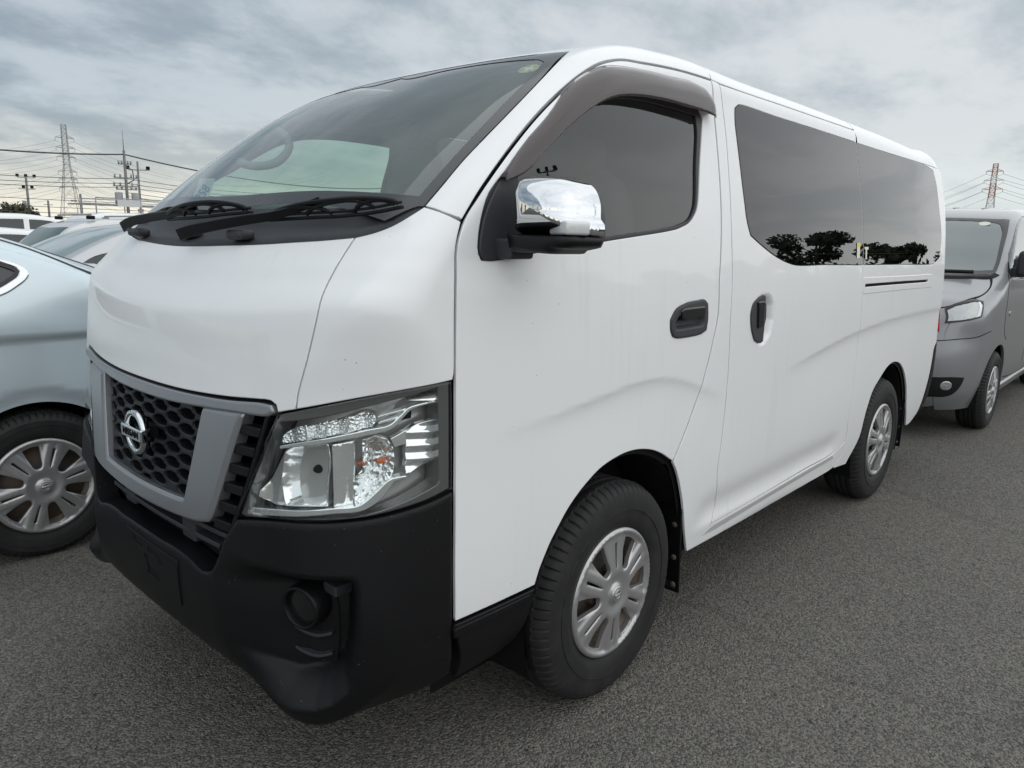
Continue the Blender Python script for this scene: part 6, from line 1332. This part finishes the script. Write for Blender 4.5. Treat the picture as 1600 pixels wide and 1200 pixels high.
def wires(name,label,segs,rad,cat='cable',group=None):
    mb=MB()
    for a,b,sag in segs:
        a=np.array(a);b=np.array(b);n=22; s_=np.linspace(0,1,n)[:,None]; P=a*(1-s_)+b*s_; P[:,2]-=(4*s_*(1-s_)).ravel()*sag; mb.tube(P,rad,4,cap=False)
    o=mb.build(name,MT['wire'],None,True); tag(o,label,cat,group); return o
H1=44; p1=at(72.75,(H1-1.4)/math.tan(R(6.6)))
pt,tips1=pylon('pylon','tall dark steel lattice pylon on the left skyline',p1,H1,9.0,2.2,[(H1*.865,3.4),(H1*.775,3.4),(H1*.69,3.4),(H1*.56,3.4),(H1*.49,3.4),(H1*.41,3.4)],R(72.75+12),['galv'],.105)
H2=46; p2=at(10.55,(H2-1.4)/math.tan(R(5.3)))
pt2,tips2=pylon('pylon','red and white lattice pylon on the right skyline',p2,H2,8,2.7,[(H2*.90,3.9),(H2*.80,4.3),(H2*.70,4.7)],R(10.5+8),['towwhite','towred'],.16)
def offtips(tips,pfar,dz=0): 
    c=np.mean(tips,0); return [np.array([pfar[0],pfar[1],q[2]+dz])+(q-c)*np.array([1,1,0]) for q in tips]
L1=at(88,330); R1=at(56,420)
ORD=['topmost','second','third','fourth','fifth','lowest']
def lines(tips,ends,who,side,sag,rad,ords,grp):
    for i,(a,b) in enumerate(zip(tips,ends)): wires('power_line','power line off the %s crossarm of the %s, %s wire, running %s'%(ords[i//2],who,('far','near')[i%2] if False else ('first','second')[i%2],side),[(a,b,sag)],rad,group=grp)
lines(tips1,offtips(tips1,L1),'dark left pylon','left',9,.035,ORD,'power lines on the left pylon'); lines(tips1,offtips(tips1,R1,-3),'dark left pylon','right',12,.035,ORD,'power lines on the left pylon')
L2=at(24,700); R2=at(-4,560)
O3=['top','middle','bottom']
lines(tips2,offtips(tips2,L2,-8),'red and white pylon','left',16,.06,O3,'power lines on the right pylon'); lines(tips2,offtips(tips2,R2,-4),'red and white pylon','right',12,.06,O3,'power lines on the right pylon')
def pole(name,label,az,dist,H,rad,lean=0,fit=None,cat='utility pole',mt='pole',group=None):
    b=at(az,dist); t=thing(name,label,cat,tuple(b),R(az),group)
    MB().tube([(0,0,0),(0,0,H)],[rad,rad*.7],10).build('pole_shaft',MT[mt],t,True)
    if fit: fit(t,H)
    return t,b
def fit_big(t,H):
    for z,w_ in ((H*.86,.5),(H*.72,.9),(H*.635,1.0),(H*.60,.8)):
        o=MB().box((0,0,z),(.08,w_*2,.10)).build('cross_arm',MT['galv'],t)
        for y in (-w_*.9,-w_*.45,w_*.45,w_*.9): MB().tube([(0,y,z),(0,y,z+.28)],.07,6).build('insulator',MT['galv'],o,True)
    for s_ in (-1,1): MB().tube([(0,s_*.62,H*.44),(0,s_*.62,H*.44+1.0)],.30,12).build('transformer',MT['galv'],t,True)
    MB().box((0,0,H*.43),(.15,2.1,.12)).build('transformer_frame',MT['galv'],t)
    MB().box((.1,-.9,H*.67),(.1,.9,.9)).build('switch_frame',MT['galv'],t) if 0 else None
    MB().tube([(0,0,H),(0,0,H+1.6)],.035,6).build('lightning_rod',MT['galv'],t,True)
    MB().tube([(0,-.05,H*.84),(0,-.55,H*.80),(0,-.6,H*.70),(0,-.1,H*.66)],.05,6).build('riser_cable',MT['wire'],t,True)
def fit_lamp(t,H):
    MB().box((0,0,H*.90),(.08,1.7,.10)).build('lamp_arm',MT['galv'],t)
    for s_ in (-1,1): o=bevel(MB().box((.12,s_*.85,H*.90+.2),(.28,.34,.34)).build('floodlight',MT['dark'],t),.05); 
    for z in (.42,.38): MB().box((0,0,H*z),(.4,.5,.25)).build('meter_box',MT['galv'],t)
    MB().box((0,.3,H*.25),(.06,.9,.06)).build('step_bar',MT['galv'],t)
def fit_flood(t,H):
    for z in (H,H-1.15):
        MB().box((0,0,z),(.08,1.5,.08)).build('lamp_arm',MT['galv'],t)
        for y in ((-.75,0,.75) if z==H else (-.45,.3)): bevel(MB().box((.1,y,z+.22),(.24,.30,.30)).build('floodlight',MT['dark'],t),.04)
    MB().box((0,.35,H*.6),(.2,.4,.5)).build('control_box',MT['galv'],t)
def el2h(el,d): return 1.394+d*math.tan(R(el))
pb_,b1=pole('utility_pole','tallest utility pole on the left skyline, with transformers and crossarms',69.42,72,el2h(5.15,72),.14,fit=fit_big)
pc_,b2=pole('utility_pole','slimmer utility pole with two floodlights, right of the transformer pole',68.66,80,el2h(4.5,80),.12,fit=fit_lamp)
pole('floodlight_pole','floodlight pole above the olive bush at far left',75.05,95,el2h(3.1,95),.15,fit=fit_flood,cat='light pole')
pole('utility_pole','short pole between floodlight pole and lattice pylon',73.98,90,el2h(1.75,90),.13,fit=lambda t,H: (MB().box((0,.25,H*.55),(.2,.5,.5)).build('transformer',MT['galv'],t),MB().box((0,0,H*.9),(.06,.8,.06)).build('cross_arm',MT['galv'],t)))
pole('utility_pole','short dark pole standing in front of the lattice pylon foot',72.15,80,el2h(2.25,80),.14,fit=lambda t,H: MB().box((0,.55,H*.86),(.3,.5,.12)).build('bracket',MT['galv'],t))
zt=b1+np.array([0,0,el2h(4.9,72)])
zb_=lambda e: b1+np.array([0,0,el2h(e,72)])
def off(az,d,e,dz=0): q=at(az,d); q[2]=el2h(e,d); return q
wires('overhead_cable','thick black cable crossing the left sky from the tallest pole',[(off(84,60,5.0),zt,.35),(zt,off(50,95,3.6),1.2)],.055)
GW='thin cables across the left skyline'
for i,e in enumerate((3.35,3.05,2.8)): wires('overhead_cable','%s thin cable reaching the tallest pole from the left'%('upper','middle','lower')[i],[(off(84,62,e+.05),zb_(e),.25)],.022,group=GW)
for i,e in enumerate((3.35,3.05,2.8,2.45,2.2)): wires('overhead_cable','%s of five thin cables leaving the tallest pole to the right'%('highest','second','third','fourth','lowest')[i],[(zb_(e),off(52,90,e*.95),.8)],.022,group=GW)
for i,e in enumerate((2.05,1.6,1.25,1.0,.72,.45)): wires('overhead_cable','%s of six long level cables low across the left skyline'%('highest','second','third','fourth','fifth','lowest')[i],[(off(84,75,e),off(52,95,e*.97),.5)],.022,group=GW)
# trees -----------------------------------------------------------------
def leaf_cloud(n,ctrs,rad,size,seed):
    g=np.random.default_rng(seed); V=[];Fc=[]
    k=g.integers(0,len(ctrs),n); d=g.normal(size=(n,3)); d/=np.linalg.norm(d,axis=1)[:,None]; P=np.array(ctrs)[k]+d*(g.random(n)[:,None]**.45)*np.array(rad)[k][:,None]*np.array([1,1,.72])
    a=g.normal(size=(n,3)); a/=np.linalg.norm(a,axis=1)[:,None]; b=np.cross(a,g.normal(size=(n,3))); b/=np.linalg.norm(b,axis=1)[:,None]; s=size*(.6+g.random(n))[:,None]
    V=np.stack([P-a*s,P+b*s*.5,P+a*s,P-b*s*.5],1).reshape(-1,3); Fc=[(4*i,4*i+1,4*i+2,4*i+3) for i in range(n)]
    return V,Fc
def make_tree(name,label,H,W_,n,size,m,seed,cat='tree',group=None,kind='round'):
    g=np.random.default_rng(seed); t=thing(name,label,cat,(0,0,0),0,group)
    mb=MB(); ctrs=[];rad=[]
    mb.tube([(0,0,0),(.1*g.normal(),.1*g.normal(),H*.35),(.2*g.normal(),.2*g.normal(),H*.8)],[H*.028,H*.02,H*.006],7)
    for i in range(9):
        a=g.random()*6.28; z0=H*(.25+.5*g.random()); r_=W_*(.35+.55*g.random())*(1.15-z0/H*.8 if kind=='round' else 1.2); 
        z1=z0+H*.12*(1 if kind=='round' else .4)+.05*H*g.random(); q=np.array([math.cos(a)*r_,math.sin(a)*r_,z1]); mb.tube([(0,0,z0),q*np.array([.5,.5,1])-np.array([0,0,H*.04]),q],[H*.011,H*.007,H*.003],5)
        ctrs.append(q);rad.append(W_*(.30+.18*g.random()))
    for i in range(4): ctrs.append(np.array([g.normal()*W_*.2,g.normal()*W_*.2,H*(.62+.28*g.random())]));rad.append(W_*(.26+.12*g.random()))
    mb.build('trunk',MT['bark'],t,True)
    V,Fc=leaf_cloud(n,ctrs,rad,size,seed+1); newobj('crown',V,Fc,MT[m],t,False)
    return t
bush=make_tree('bush','olive green bush at the foot of the left floodlight pole',3.6,3.0,4200,.16,'leaf2',11,'bush'); bush.location=tuple(at(75.7,88,-.2))
for az,d,s_ in ((74.2,120,.35),(73.2,125,.3)): pass
AZS=((-3,120,1.25,7.5),(-8,105,1.15,6),(-13,92,1.1,5.5),(-19,80,1.25,8.0),(-24,84,.95,5),(-30,90,.9,4.5),(-36,95,.9,5),(-44,88,1.0,6),(-53,84,1.05,6),(-64,80,.95,6),(-76,82,1.0,6.5),(-90,80,1.1,7),(-105,85,1.0,6),(-120,90,1.1,6),(-136,85,1.0,7),(-150,90,1.1,8),(-165,90,1.0,7),(-180,95,1.1,7),(-193,90,1.0,7),(-206,95,1.1,6),(-220,90,1.1,7),(-234,95,1.0,7),(-248,100,1.1,6))
ctr=[];rd=[];g_=np.random.default_rng(8)
tr_=MB()
for az,d,s_,H in AZS:
    c=at(az,d)
    tr_.tube([c,c+np.array([.2,.1,H*.5]),c+np.array([.1,.3,H*.85])],[.28,.2,.06],6)
    for i in range(11): a=g_.random()*6.28; r_=H*.55*g_.random()**.5*s_; z_=H*(.42+.5*g_.random()); ctr.append(c+np.array([math.cos(a)*r_,math.sin(a)*r_,z_])); rd.append(H*(.15+.10*g_.random()))
V,Fc=leaf_cloud(60000,ctr,rd,.30,5)
hv,hf_=leaf_cloud(20000,[at(a_,95,1.2+1.0*math.sin(a_*7.)) for a_ in np.arange(-260,0,1.4)],[2.2]*186,.45,77)
wd=newobj('distant_wood',np.vstack([V,hv]),Fc+[tuple(i+len(V) for i in f) for f in hf_],MT['leaf'],None,False)
wd['kind']='stuff'; wd['label']='dark belt of trees reflected along the bottom of the van side windows'; wd['category']='trees'
tt=tr_.build('trunk',MT['bark'],wd,True)
ft,fb=pole('floodlight_pole','lamp post whose floodlights reflect in the front door window',-35.2,30,9.6,.15,fit=fit_flood,cat='light pole')

for o in bpy.data.objects:
    if o.parent is None and 'label' in o and 'group' not in o:
        k=o.name.split('.')[0]
        gname={'utility_pole':'utility poles on the left skyline','pylon':'lattice pylons on the skyline','floodlight_pole':'floodlight poles','overhead_cable':'thin cables across the left skyline'}.get(k)
        if gname: o['group']=gname
        elif k.startswith('parked_'): o['group']='vehicles parked around the white van'
